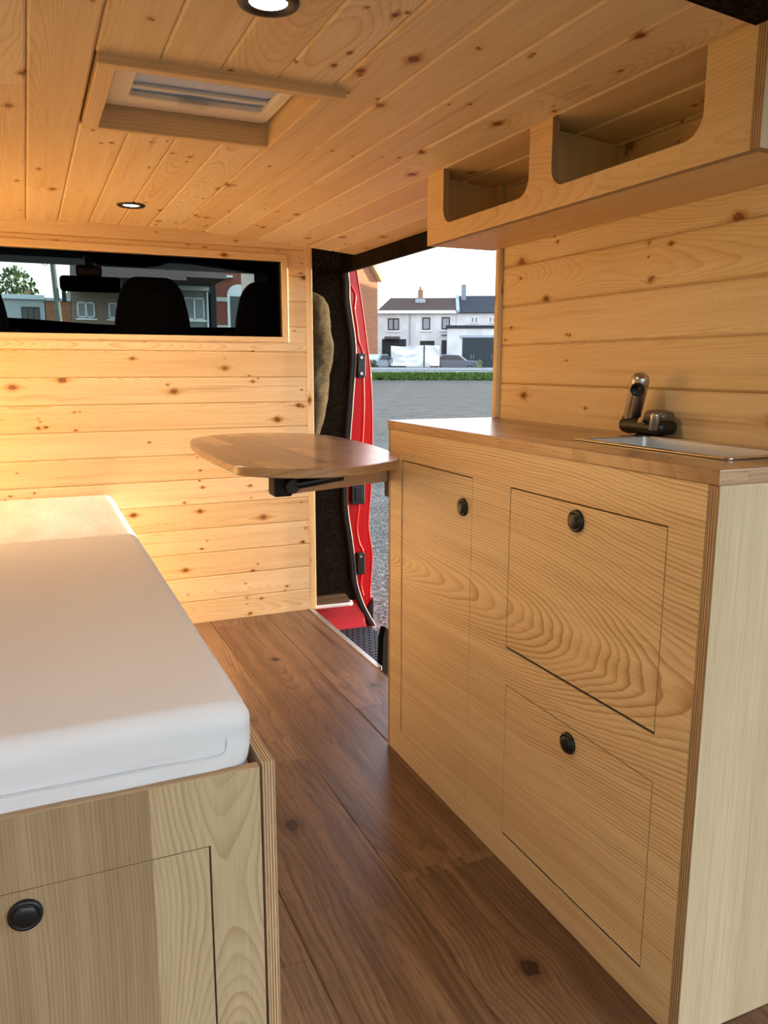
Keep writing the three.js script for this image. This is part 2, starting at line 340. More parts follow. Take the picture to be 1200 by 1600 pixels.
// ceiling: spruce boards running the length of the van, cut round the roof hatch
const ceiling = structure('ceiling', 'knotty spruce board ceiling of the camper', 'ceiling');
const HX0 = .128, HX1 = .502, HZ0 = -1.70, HZ1 = -1.32, CZ1 = -.80;
{
  const pitch = .0917, x0 = .033;
  for (let k = -6; k <= 11; k++) {
    const xa = x0 + k * pitch, xb = xa + pitch, xm = (xa + xb) / 2;
    if (xb < XL - .05) continue;
    const ya = roofY(xa), yb = roofY(xb), tilt = Math.atan2(yb - ya, pitch);
    const add = (xs, xe, za, zb, row, u0) => {
      const w = xe - xs; if (w < .004 || zb - za < .01) return;
      let g = plankGeo(zb - za, pitch, .012, row, { u0, flip: (k + 20) % 2 === 1 });
      if (w < pitch - .001) { const p = g.attributes.position, uv = g.attributes.uv, f0 = (xs - xa) / pitch, f1 = (xe - xa) / pitch; for (let i = 0; i < p.count; i++) { const t = p.getX(i) / pitch + .5; p.setX(i, (f0 + (f1 - f0) * t - .5) * pitch); } g.computeVertexNormals(); }
      part(ceiling, 'board', g.rotateZ(tilt).translate(xm, (ya + yb) / 2, za), spruce);
    };
    const row = (k * 5 + 60) % spruceRows, zEnd = k === 11 ? -1.67 : CZ1;
    const over = Math.min(xb, HX1) - Math.max(xa, HX0);
    const joint = { 3: -2.05, 5: -1.25, 7: -1.95, 8: -1.15, 0: -2.3, '-1': -1.5, 2: -2.15, 6: -2.3 }[k];
    if (over > .002) {
      add(xa, xb, ZF, HZ0, row, .02); add(xa, xb, HZ1, zEnd, row, .72);
      if (xa < HX0 - .002) add(xa, HX0, HZ0, HZ1, row, .55);
      if (xb > HX1 + .002) add(HX1, xb, HZ0, HZ1, row, .55);
    } else if (joint) { add(xa, xb, ZF, joint - .0005, row, 0); add(xa, xb, joint + .0005, zEnd, (row + 3) % spruceRows, .3); } else add(xa, xb, ZF, zEnd, row, 0);
  }
  const roof = mat(0x6b1512, .5);
  part(ceiling, 'roof_panel', merged([cbox(-.6, 1.15, 1.425, 1.45, -4.5, -3.0), cbox(-.6, 1.2, 1.425, 1.45, -3.0, HZ0), cbox(-.6, 1.32, 1.425, 1.45, HZ1, -.56), cbox(-.6, HX0, 1.425, 1.45, HZ0, HZ1), cbox(HX1, 1.32, 1.425, 1.45, HZ0, HZ1)]), roof, 'red sheet metal roof');
  part(ceiling, 'rear_lining', (() => { // dark felt lining over the tailgate opening
    const pts = []; for (let i = 0; i <= 24; i++) { const x = -.5 + i / 24 * 1.75; pts.push([x, roofY(x) - .006]); }
    return extrude([...pts, [1.25, 1.424], [-.5, 1.424]], .24).translate(0, 0, -.803);
  })(), carpetDark, 'black felt lining at the tailgate');
  const drop = []; for (let i = 0; i <= 10; i++) { const x = .80 + i / 10 * .32; drop.push([x, 1.372 - .16 * Math.pow(i / 10, 2.2)]); }
  part(ceiling, 'rear_corner_lining', extrude([...drop, [1.2, 1.21], [1.2, 1.43], [.8, 1.43]], .16).translate(0, 0, -.77), carpetDark);
}
{
  const t = structure('door_2', 'raised red tailgate above the rear opening', 'tailgate', [.34, 1.45, -.5]);
  part(t, 'tailgate_panel', cbox(-.46, 1.14, -.02, .03, 0, 1.15, .01).rotateX(-.14).translate(0, 1.47, -.52), redPaint, 'red painted tailgate');
  part(t, 'tailgate_lining', cbox(-.42, 1.10, -.035, -.0205, .05, 1.1, .004).rotateX(-.14).translate(0, 1.47, -.52), carpetDark, 'black felt tailgate lining');
}
// front partition with its window opening
const wallFront = structure('wall_front', 'knotty spruce board partition towards the cab', 'wall');
const WX0 = -.27, WX1 = .847, WY0 = 1.023, WY1 = 1.284, PXR = .937;
{
  const pitch = .0889, y0 = -.0075;
  for (let k = 0; k < 16; k++) {
    const ya = y0 + k * pitch, yb = Math.min(ya + pitch, 1.375); if (yb - ya < .01) continue;
    const lay = (xa, xb, row, u0, cl = .0005, ch = 9) => {
      let g = plankGeo(xb - xa, pitch, .012, row, { u0, flip: k % 3 === 1 });
      // lie: z -> x, face (-y) -> +z, across x -> y
      const p = g.attributes.position, uv = g.attributes.uv;
      for (let i = 0; i < p.count; i++) {
        const X = p.getX(i), Y = p.getY(i), Z = p.getZ(i);
        let yy = ya + pitch / 2 + X;
        p.setXYZ(i, xa + Z, Math.min(ch, Math.max(yy, cl)), ZF - Y);
      }
      g.computeVertexNormals();
      part(wallFront, 'board', g, spruce);
    };
    const row = (k * 3 + 5) % spruceRows, u0 = (k * .37) % .3;
    if (ya >= WY1 || yb <= WY0) lay(XL, PXR, row, u0);
    else {
      const lo = Math.max(.0005, WY0), hi = WY1;
      if (ya < lo - .003) lay(XL, PXR, row, u0, .0005, lo);
      if (yb > hi + .003) lay(XL, PXR, row, u0, hi, 9);
      const a = ya < lo ? lo : .0005, b = yb > hi ? hi : 9;
      lay(XL, WX0, row, u0, a, b); lay(WX1, PXR, row, u0 + .6, a, b);
    }
  }
  const back = mat(0x5a4630, .9);
  part(wallFront, 'backing', merged([cbox(-.52, .955, -.06, WY0, ZF - .035, ZF - .0125), cbox(-.52, .955, WY1, 1.43, ZF - .035, ZF - .0125), cbox(-.52, WX0, WY0, WY1, ZF - .035, ZF - .0125), cbox(WX1, .955, WY0, WY1, ZF - .035, ZF - .0125)]), back);
}
// window moulding on the partition
{
  const w = structure('window_1', 'wooden moulding round the long partition window', 'window frame', [.3, WY0, ZF]);
  const f = .023, d = .006, U = (g, gr) => woodUV(g, gr, 2.05, .092 * 14, .1, .36);
  part(w, 'moulding', U(cbox(WX0 - f, WX1 + f, WY1, WY1 + f, ZF, ZF + d, .003), 'x'), spruce);
  part(w, 'moulding', U(cbox(WX0 - f, WX1 + f, WY0 - f + .004, WY0, ZF, ZF + d, .003), 'x'), spruce);
  for (const [a, b] of [[WX0 - f, WX0], [WX1, WX1 + f]]) part(w, 'moulding', U(cbox(a, b, WY0, WY1, ZF, ZF + d, .003), 'y'), spruce);
  for (const [a, b] of [[WX0 - .004, WX0], [WX1, WX1 + .004]]) part(w, 'reveal', U(cbox(a, b, WY0, WY1, ZF - .035, ZF, .001), 'y'), spruce);
  part(w, 'reveal', U(cbox(WX0, WX1, WY0 - .003, WY0, ZF - .035, ZF, .001), 'x'), spruce);
  part(w, 'reveal', U(cbox(WX0, WX1, WY1, WY1 + .003, ZF - .035, ZF, .001), 'x'), spruce);
}
{
  const t = structure('trim_1', 'slim upright wooden trim at the partition end', 'trim', [.947, 0, ZF]);
  part(t, 'strip', woodUV(cbox(PXR, .961, .0, 1.358, ZF - .012, ZF + .002, .0008), 'y', 2.05, 1.288, .2, .5), spruce);
  const t2 = structure('trim_2', 'upright wooden trim at the door end of the kitchen panelling', 'trim', [1.04, .78, -1.663]);
  part(t2, 'strip', woodUV(cbox(1.026, 1.062, .799, 1.36, -1.673, -1.657, .002), 'y', 2.05, 1.288, .35, .2), spruce);
}
// panelling behind the kitchen and the body side
const wallRight = structure('wall_right', 'knotty spruce boards behind the kitchen unit', 'wall');
{
  const pitch = .0889, y0 = .8805 - .0889 * 10;
  for (let k = 0; k < 16; k++) {
    const ya = y0 + k * pitch, yb = ya + pitch; if (ya > 1.33) continue;
    const za = -1.655, zb = -.62, row = (k * 5 + 1) % spruceRows;
    const g = plankGeo(zb - za, pitch, .012, row, { u0: (k * .29) % .45, flip: k % 2 === 1 }), p = g.attributes.position;
    for (let i = 0; i < p.count; i++) { const X = p.getX(i), Y = p.getY(i), Z = p.getZ(i); p.setXYZ(i, XR + Y, Math.max(.0005, ya + pitch / 2 + X), za + Z); }
    const ix = g.attributes.position.array; // mirrored once, so turn the faces round
    for (const nm of ['position', 'uv']) { const a = g.attributes[nm], w = a.itemSize; for (let t = 0; t < a.count; t += 3) for (let c = 0; c < w; c++) { const q = a.array[(t + 1) * w + c]; a.array[(t + 1) * w + c] = a.array[(t + 2) * w + c]; a.array[(t + 2) * w + c] = q; } }
    g.computeVertexNormals();
    part(wallRight, 'board', g, spruce);
  }
  part(wallRight, 'backing', cbox(XR + .0125, 1.10, -.05, 1.42, -1.655, -.57), mat(0x5a4630, .9));
  part(wallRight, 'body_side', merged([cbox(1.10, 1.16, -.3, 1.42, -1.72, -.56), cbox(1.16, 1.22, -.3, 1.42, -1.82, -.56), cbox(1.22, 1.30, -.3, 1.42, -1.93, -.56), cbox(1.286, 1.32, -.3, 1.42, -2.066, -1.9)]), redPaint, 'red painted body side');
}
const wallLeft = structure('wall_left', 'knotty spruce boards along the bed side', 'wall');
{
  const pitch = .0889;
  for (let k = 0; k < 16; k++) {
    const ya = -.0075 + k * pitch; if (ya > 1.33) continue;
    const g = plankGeo(2.2, pitch, .012, (k * 3 + 2) % spruceRows, { u0: 0 }), p = g.attributes.position;
    for (let i = 0; i < p.count; i++) { const X = p.getX(i), Y = p.getY(i), Z = p.getZ(i); p.setXYZ(i, XL - Y, Math.max(.0005, ya + pitch / 2 - X), ZF + Z); }
    for (const nm of ['position', 'uv']) { const a = g.attributes[nm], w = a.itemSize; for (let t = 0; t < a.count; t += 3) for (let c = 0; c < w; c++) { const q = a.array[(t + 1) * w + c]; a.array[(t + 1) * w + c] = a.array[(t + 2) * w + c]; a.array[(t + 2) * w + c] = q; } }
    g.computeVertexNormals();
    part(wallLeft, 'board', g, spruce);
  }
  part(wallLeft, 'body_side', cbox(-.6, XL - .0125, -.3, 1.44, -4.5, -.56), redPaint, 'red painted body side');
}
// side door opening: header, pillar, seal, painted flange, step
const doorway = structure('door_1', 'open side doorway with dark felt pillar and red door flange', 'doorway', [1.15, 0, -2.9]);
{
  part(doorway, 'header', extrude([[1.128, 1.268], [1.165, 1.276], [1.185, 1.30], [1.185, 1.425], [1.128, 1.425]], 1.35, { bevel: .004 }).translate(0, 0, -2.96), carpetDark, 'dark felt header above the doorway');
  const seal = [[1.150, 1.300], [1.148, 1.262], [1.152, 1.236], [1.153, 1.172], [1.164, 1.099], [1.175, 1.024], [1.178, .946], [1.168, .831], [1.162, .753], [1.153, .653], [1.139, .445], [1.141, .341], [1.157, .234], [1.170, .129], [1.178, .045], [1.204, -.043], [1.238, -.112], [1.262, -.152]];
  const smooth = new THREE.SplineCurve(seal.map((p) => new THREE.Vector2(...p))).getPoints(60);
  part(doorway, 'pillar_lining', extrude([[.957, 1.42], [1.158, 1.42], ...smooth.map((p) => [p.x, p.y]), [1.262, -.3], [.957, -.3]], .03, { bevel: .003 }).translate(0, 0, -3.0), carpetDark, 'black felt pillar lining');
  // padded bulge of the lining
  const edge = [[.60, .985], [.635, 1.028], [.708, 1.047], [.796, 1.069], [.897, 1.083], [.938, 1.096], [1.003, 1.097], [1.057, 1.083], [1.147, 1.078], [1.179, 1.057], [1.196, 1.022], [1.206, .99]];
  const rightAt = (y) => { for (let i = 1; i < edge.length; i++) if (y <= edge[i][0]) { const t = (y - edge[i - 1][0]) / (edge[i][0] - edge[i - 1][0]); return edge[i - 1][1] + (edge[i][1] - edge[i - 1][1]) * t; } return .97; };
  const rows = 44, cols = 22, pos = [], uv = [], idx = [];
  for (let i = 0; i <= rows; i++) for (let j = 0; j <= cols; j++) {
    const y = .60 + .606 * i / rows, xr = rightAt(y), xl = .93, a = Math.PI * j / cols, cx = (xl + xr) / 2, hw = (xr - xl) / 2, dep = .075 * Math.min(1, hw / .06) * (1 + .25 * Math.sin(y * 19));
    pos.push(cx - Math.cos(a) * hw, y + (fbm(j * .4, i * .4, 3) - .5) * .004, -2.972 + Math.sin(a) * dep + (fbm(j * .6, i * .5, 91) - .5) * .012); uv.push(j / cols * .5, i / rows * 2);
  }
  for (let i = 0; i < rows; i++) for (let j = 0; j < cols; j++) { const a = i * (cols + 1) + j, b = a + 1, c = a + cols + 1, d = c + 1; idx.push(a, b, d, a, d, c); }
  const bg = new THREE.BufferGeometry(); bg.setAttribute('position', new THREE.Float32BufferAttribute(pos, 3)); bg.setAttribute('uv', new THREE.Float32BufferAttribute(uv, 2)); bg.setIndex(idx); bg.computeVertexNormals();
  part(doorway, 'padded_lining', bg, carpet, 'brown felt stretched over the belt anchor');
  const S = (dx, z) => seal.map(([x, y]) => [x + dx, y, z]);
  part(doorway, 'door_seal', tube(S(-.006, -2.955), .009, 90, 8), rubber, 'black rubber door seal');
  part(doorway, 'door_seal', tube(S(.006, -2.95), .0045, 90, 6), mat(0x55514c, .4), 'grey lip of the door seal');
  const red = [[1.165, 1.30], [1.196, 1.294], [1.225, 1.124], [1.245, .982], [1.256, .897], [1.263, .75], [1.263, .595], [1.258, .451], [1.246, .291], [1.251, .232], [1.262, .163], [1.26, .092], [1.253, .004], [1.253, -.052], [1.243, -.081]];
  const redR = new THREE.SplineCurve(red.slice(1).map((p) => new THREE.Vector2(...p))).getPoints(50).map((p) => [p.x, p.y]);
  part(doorway, 'door_flange', extrude([...smooth.slice(1, 54).map((p) => [p.x - .01, p.y]), [1.22, -.10], ...redR.reverse()], .028, { bevel: .003 }).translate(0, 0, -2.996), redPaint, 'glossy red painted door flange');
  const crease = [[1.173, 1.227], [1.191, 1.194], [1.186, 1.141], [1.195, 1.081], [1.204, 1.016], [1.222, .97], [1.223, .87], [1.224, .751], [1.216, .598], [1.211, .469], [1.203, .372], [1.192, .266], [1.204, .199], [1.218, .171], [1.214, .079], [1.209, .028], [1.22, -.02]];
  part(doorway, 'pressed_crease', tube(crease.map(([x, y]) => [x, y, -2.969]), .0065, 90, 8), redPaint);
  part(doorway, 'outer_lip', tube(red.slice(1, 14).map(([x, y]) => [x - .002, y, -2.968]), .0035, 70, 6), redPaint);
  const latch = (x0, x1, y0, y1, n) => { const m = part(doorway, n, extrude(rrect(x0, x1, y0, y1, .008), .02, { bevel: .003 }).translate(0, 0, -2.965), blackPlastic); return m; };
  const l1 = latch(1.192, 1.226, .877, .971, 'door_striker'), l2 = latch(1.163, 1.221, .371, .453, 'door_latch'), l3 = latch(1.187, 1.221, .076, .169, 'door_striker');
  part(l1, 'bolt', cyl(.006, .006, .008, 12).rotateX(Math.PI / 2).translate(1.205, .955, -2.942), satin); part(l1, 'bolt', cyl(.006, .006, .008, 12).rotateX(Math.PI / 2).translate(1.205, .893, -2.942), satin);
  part(l2, 'catch', extrude(rrect(1.178, 1.208, .385, .44, .004), .006, { bevel: .0015 }).translate(0, 0, -2.947), mat(0x1d2022, .25));
  part(l3, 'bolt', cyl(.006, .006, .008, 12).rotateX(Math.PI / 2).translate(1.2, .155, -2.942), satin);
  part(doorway, 'sill_end_cap', extrude([[1.239, -.07], [1.262, -.035], [1.262, -.13], [1.244, -.12]], .03, { bevel: .002 }).translate(0, 0, -2.985), blackPlastic);
  // front of the body beside the cab
  part(doorway, 'cab_side', cbox(1.125, 1.155, -.3, 1.43, -4.5, -3.0), redPaint);
}
{
  const s = structure('floor_step', 'entry step with red painted well and black ribbed tread', 'step', [1.1, -.14, -2.5]);
  part(s, 'well', merged([cbox(.90, 1.24, -.30, -.152, -3.0, -2.10), cbox(.925, .944, -.2, -.0115, -2.86, -2.12)]), redInner);
  // red sheet: floor of the well rising to the partition
  const prof = [[-2.90, -.149], [-2.925, -.145], [-2.94, -.128], [-2.952, -.09], [-2.962, -.05], [-2.975, -.026], [-2.998, -.022], [-2.998, -.16], [-2.90, -.16]];
  part(s, 'well_front', extrude(prof.map(([z, y]) => [-z, y]), .275, { bevel: .004 }).rotateY(Math.PI / 2).translate(.944, 0, 0), redInner, 'glossy red sheet metal');
  const lip = extrude(rrect(.945, 1.235, 2.13, 2.925, .03), .012, { bevel: .003 }).rotateX(-Math.PI / 2).translate(0, -.152, 0); 
  const mat_ = part(s, 'tread', lip, greyRubber, 'dark grey rubber tread');
  const studs = []; for (let i = 0; i < 13; i++) for (let j = 0; j < 26; j++) { const x = .965 + i * .0235 + (j % 2) * .0115, z = -2.90 + j * .029; if (x > 1.226) continue; studs.push(cbox(x - .007, x + .007, -.141, -.1365, z - .007, z + .007, .002)); }
  const st = part(mat_, 'tread_studs', merged(studs), greyRubber); st.userData.kind = 'stuff';
}
{
  const t = structure('trim_3', 'aluminium edge strip along the floor at the doorway', 'trim', [.938, 0, -2.47]);
  part(t, 'edge_profile', cbox(.929, .947, -.012, .004, -2.80, -2.15, .0015), alu);
  const c = structure('trim_4', 'small oak shelf board with white nosing beside the partition', 'trim', [1.04, 0, -2.9]);
  part(c, 'shelf_board', woodUV(extrude([[.962, 2.845], [1.105, 2.835], [1.118, 2.85], [1.14, 2.97], [.962, 2.97]], .012, { bevel: .001 }).rotateX(-Math.PI / 2).translate(0, -.012, 0), 'x', 2.05, 1.24, .3, .4), floorOak);
  part(c, 'nosing', tube([[.962, -.006, -2.842], [1.10, -.006, -2.832], [1.116, -.006, -2.842], [1.121, -.006, -2.86]], .008, 30, 8), mat(0xd9d6cf, .4), 'white edge nosing');
}
{
  const g = thing('door_guide', 'curved black plastic guide arm on the doorway step', 'door guide', [.99, -.14, -2.24]);
  part(g, 'arm', extrude([[-.012, 0], [.014, .004], [.016, .06], [.008, .13], [.012, .232], [-.006, .245], [-.018, .21], [-.022, .12], [-.024, .05]], .022, { bevel: .003 }).rotateY(.4).translate(.985, -.14, -2.24), cabBlack);
}

// ---------------------------------------------------------------- bed and mattress
function knobGeo(r) { // domed push knob with rosette, axis +y, base at y = 0
  const p = [[0, 0], [r, 0], [r * 1.0, .003], [r * .93, .0055], [r * .78, .0058], [r * .74, .0042], [r * .71, .0056], [r * .66, .0075], [r * .5, .0088], [r * .28, .0094], [0, .0096]];
  return new THREE.LatheGeometry(p.map((q) => new THREE.Vector2(...q)), 36);
}
{
  const bz = -.93, x1 = .238, t = .015;
  const bed = thing('bed_base', 'plywood bed box with a flush door under the white mattress', 'bed', [-.1, 0, -1.87]);
  // end panel with door opening
  const dx0 = -.38, dx1 = .172, dy0 = .055, dy1 = .320;
  const frame = extrude([[XL + .002, .002], [x1, .002], [x1, .414], [XL + .002, .414]], t, { holes: [[[dx0, dy0], [dx1, dy0], [dx1, dy1], [dx0, dy1]]] }).translate(0, 0, bz - t);
  part(bed, 'end_panel', plyBoard(frame, 'z', bz - t, t, 'y', 1.0, 1.08, .05, .2407), [ash, plyEdge], 'pale ash veneered plywood end panel');
  const g = .0015;
  const d = part(bed, 'door', plyBoard(cbox(dx0 + g, dx1 - g * 1.6, dy0 + g, dy1 - g, bz - t, bz + .0002, .0006), 'z', bz - t, t, 'y', 1.0, 1.08, .05, .2407), [ash, plyEdge]);
  part(d, 'knob', knobGeo(.0195).rotateX(Math.PI / 2).translate(-.046, .289, bz), blackPlastic, 'round black push knob');
  part(bed, 'side_board', plyBoard(cbox(.2415, .258, .002, .419, -2.805, bz + .001, .001), 'x', .2415, .0165, 'z', 1.0, 1.08, 0, .6), [ash, plyEdge], 'plywood board along the aisle');
  part(bed, 'slat_deck', cbox(XL + .004, .2405, .372, .388, -2.805, bz - t - .002), ash);

  const mt = thing('mattress', 'white fitted-sheet mattress on the plywood bed box', 'mattress', [-.1, .388, -1.87]);
  const mz1 = bz - .012, top = .497;
  const bump = ([x, y, z]) => {
    const onTop = sstep(.46, .5, y), end = sstep(mz1 - .10, mz1, z);
    let yy = y + onTop * ((fbm(x * 5, z * 4, 61) - .5) * .003 + (noise(x * 22, z * 13, 66) - .5) * .0006);
    const crease = (fbm(x * 16 + y * 9, y * 60, 71) - .5) * .005 * end;
    // pulled-in corner of the fitted sheet
    const corner = sstep(.15, .238, x) * sstep(mz1 - .12, mz1, z);
    return [x - corner * .006 * (1 - sstep(.39, .44, y)) + (noise(y * 40, z * 7, 83) - .5) * .0015, yy - corner * .006 * onTop, z + crease - corner * .004];
  };
  part(mt, 'cover', softBox(XL + .006, .236, .389, top, -2.803, mz1, .027, [60, 18, 130], bump), sheet, 'white cotton fitted sheet');
  const zs = mz1 + .0008;
  part(mt, 'seam', tube([[XL + .03, .436, zs], [-.2, .436, zs + .001], [0, .4355, zs + .001], [.12, .435, zs], [.185, .434, zs - .001], [.197, .436, zs - .003], [.2, .45, zs - .003], [.198, .466, zs - .006], [.188, .482, zs - .012], [.165, .492, zs - .022]], .0013, 110, 6), sheet);
}

// ---------------------------------------------------------------- kitchen unit
const CX = .755, CZ0 = -1.677, CZ1k = -.704, CT = .779;
{
  const k = thing('kitchen_cabinet', 'ash veneered kitchen cabinet with flush doors and black knobs', 'cabinet', [.9, 0, -1.19]);
  const doors = [
    { n: 'door', z0: -1.606, z1: -1.291, y0: .063, y1: .715, knob: [-1.325, .653] },
    { n: 'flap_door', z0: -1.162, z1: -.784, y0: .421, y1: .715, knob: [-.975, .688] },
    { n: 'drawer', z0: -1.158, z1: -.781, y0: .058, y1: .354, knob: [-.970, .325] },
  ];
  const T = .016, uvF = (g) => woodUV(g, 'z', 1.02, .80, 1.65, .01);
  const hole = (d) => [[-d.z1, d.y0], [-d.z0, d.y0], [-d.z0, d.y1], [-d.z1, d.y1]];
  const fr = extrude([[.722, .001], [-CZ0 - .010, .001], [-CZ0 - .010, CT], [.722, CT]], T, { holes: doors.map(hole) }).rotateY(Math.PI / 2).translate(CX, 0, 0);
  part(k, 'front_frame', uvF(fr), ashFront, 'ash veneered front with horizontal figured grain');
  for (const d of doors) {
    const g = .0022, gb = d.n === 'door' ? .0016 : .0042, gl = d.n === 'door' ? .0042 : .0016;
    const m = part(k, d.n, uvF(cbox(CX + .0004, CX + T, d.y0 + gb, d.y1 - .0028, d.z0 + gl, d.z1 - g, .0005)), ashFront);
    part(m, 'knob', knobGeo(.0175).rotateZ(Math.PI / 2).translate(CX + .0003, d.knob[1], d.knob[0]), blackPlastic, 'round black push knob');
    // hinge strip in the wider gap
    if (d.n === 'door') part(m, 'hinge', cbox(CX + .001, CX + .006, d.y0 + .003, d.y1 - .003, d.z0 + .0006, d.z0 + .0036, .0006), mat(0x14110e, .5));
    else part(m, 'hinge', cbox(CX + .001, CX + .006, d.y0 + .0010, d.y0 + .0032, d.z0 + .003, d.z1 - .003, .0005), mat(0x2e261d, .5));
  }
  part(k, 'side_panel', plyBoard(cbox(CX, XR - .001, .001, CT, -.7215, CZ1k, .0008), 'z', -.7215, .0175, 'y', 1.0, 1.08, .11, -.019), [ash, plyEdge], 'pale ash plywood side panel');
  part(k, 'side_panel', plyBoard(cbox(CX - .0005, XR - .001, .001, CT, CZ0, CZ0 + .0105, .0008), 'z', CZ0, .0105, 'y', 1.0, 1.08, .1, -.019), [ash, plyEdge]);
  part(k, 'shelf_board', cbox(CX + T + .004, XR - .002, .38, .392, CZ0 + .012, -.7225), ash);
}
{
  const c = thing('worktop', 'oak block worktop with a rounded end on the kitchen cabinet', 'worktop', [.9, CT, -1.19]);
  const s = new THREE.Shape(), z0 = -CZ0 + .012, zn = -CZ1k + .0, x0 = CX - .002, x1 = XR - .0005;
  s.moveTo(x0 + .0, zn); s.lineTo(x1, zn); s.lineTo(x1, z0); s.lineTo(x0 + .012, z0); s.absarc(x0 + .012, z0 - .012, .012, Math.PI / 2, Math.PI); s.lineTo(x0, zn);
  const g = extrude(s, .0195, { bevel: .0015, holes: [rrect(.845, .995, .782, 1.098, .012)] }).rotateX(-Math.PI / 2).translate(0, CT, 0);
  part(c, 'slab', woodUV(g, 'z', 1.0, .72, .2, .37), block, 'oiled oak block');
}
{
  const s = thing('sink', 'stainless steel sink sunk into the oak worktop', 'sink', [.92, .70, -.94]);
  const Y = .7988;
  const rim = extrude(rrect(.838, 1.003, .773, 1.107, .010), .003, { bevel: .0012, holes: [rrect(.85, .99, .787, 1.093, .012)] }).rotateX(-Math.PI / 2).translate(0, Y, 0);
  part(s, 'rim', rim, chrome, 'polished steel rim');
  const wall = extrude(rrect(.848, .992, .785, 1.095, .014), .10, { holes: [rrect(.851, .989, .788, 1.092, .012)] }).rotateX(-Math.PI / 2).translate(0, Y - .0995, 0);
  part(s, 'basin', merged([wall, extrude(rrect(.848, .992, .785, 1.095, .014), .003).rotateX(-Math.PI / 2).translate(0, Y - .1025, 0)]), steel, 'brushed steel basin');
  part(s, 'drain', merged([new THREE.LatheGeometry([[0, 0], [.006, .0], [.012, .001], [.022, .0005], [.024, 0]].map((q) => new THREE.Vector2(...q)), 24).translate(.92, Y - .0988, -.94)]), chrome);
}
{
  const f = thing('faucet', 'folding black and chrome tap behind the sink', 'tap', [1.0, .798, -1.12]);
  // black body: low rounded block along the wall
  part(f, 'body', softBox(.983, 1.030, .803, .830, -1.168, -1.058, .012, [14, 12, 22]), blackPlastic, 'black plastic body');
  part(f, 'base_plate', new THREE.LatheGeometry([[0, 0], [.026, 0], [.026, .0025], [.02, .005], [0, .005]].map((q) => new THREE.Vector2(...q)), 28).translate(1.005, .7985, -1.105), chrome);
  // stout spout rising and leaning along the wall
  const a = [1.004, .826, -1.1525], b = [.990, .893, -1.120], dir = new THREE.Vector3().subVectors(V3(b), V3(a)), L = dir.length(), q = new THREE.Quaternion().setFromUnitVectors(new THREE.Vector3(0, 1, 0), dir.clone().normalize());
  const place = (g) => g.applyQuaternion(q).translate(...a), lathe = (pts, n = 32) => new THREE.LatheGeometry(pts.map((p) => new THREE.Vector2(...p)), n);
  part(f, 'spout', place(lathe([[.0152, -.004], [.0156, L * .55], [.0160, L], [.0155, L + .006], [.0132, L + .0125], [.009, L + .0162], [.004, L + .0178], [0, L + .018]])), satin, 'satin chrome spout tube');
  part(f, 'spout_collar', place(lathe([[0, -.022], [.0162, -.020], [.0165, .004], [.0155, .005]])), blackPlastic, 'black collar');
  // slanted black outlet cut into the tip, facing the sink
  const at = (s, o) => { const p = V3(a).addScaledVector(dir, s); return p.add(new THREE.Vector3(...o)); };
  const nd = new THREE.Vector3(-.66, -.30, .62).normalize(), nq = new THREE.Quaternion().setFromUnitVectors(new THREE.Vector3(0, 1, 0), nd);
  const np = at(.88, [-.0055, 0, .005]);
  part(f, 'nozzle', lathe([[0, .004], [.0118, .006], [.0124, .0125], [.0112, .0145], [.0098, .0138], [.0090, .0105], [0, .0095]], 28).applyQuaternion(nq).translate(np.x, np.y, np.z), blackPlastic, 'black outlet');
  const bp = at(.50, [-.0062, 0, .0058]);
  part(f, 'button', new THREE.SphereGeometry(.0112, 20, 12, 0, Math.PI * 2, 0, 1.25).scale(1, .5, 1).applyQuaternion(nq).translate(bp.x, bp.y, bp.z), mat(0xd5d8d4, .3), 'pale grey button');
  // mixer knob standing on the body
  part(f, 'lever', lathe([[0, -.001], [.0085, -.001], [.0085, .024], [.008, .0265], [.007, .0272], [0, .0272]], 28).rotateX(.1).translate(.983, .8145, -1.071), satin, 'satin chrome mixer knob');
  part(f, 'valve_cap', softBox(.990, 1.027, .825, .846, -1.112, -1.062, .012, [10, 8, 10]), mat(0x6f6355, .4, { metalness: .5 }));
  part(f, 'stub', cyl(.006, .006, .016, 16).rotateZ(1.1).translate(.982, .826, -1.096), chrome);
}

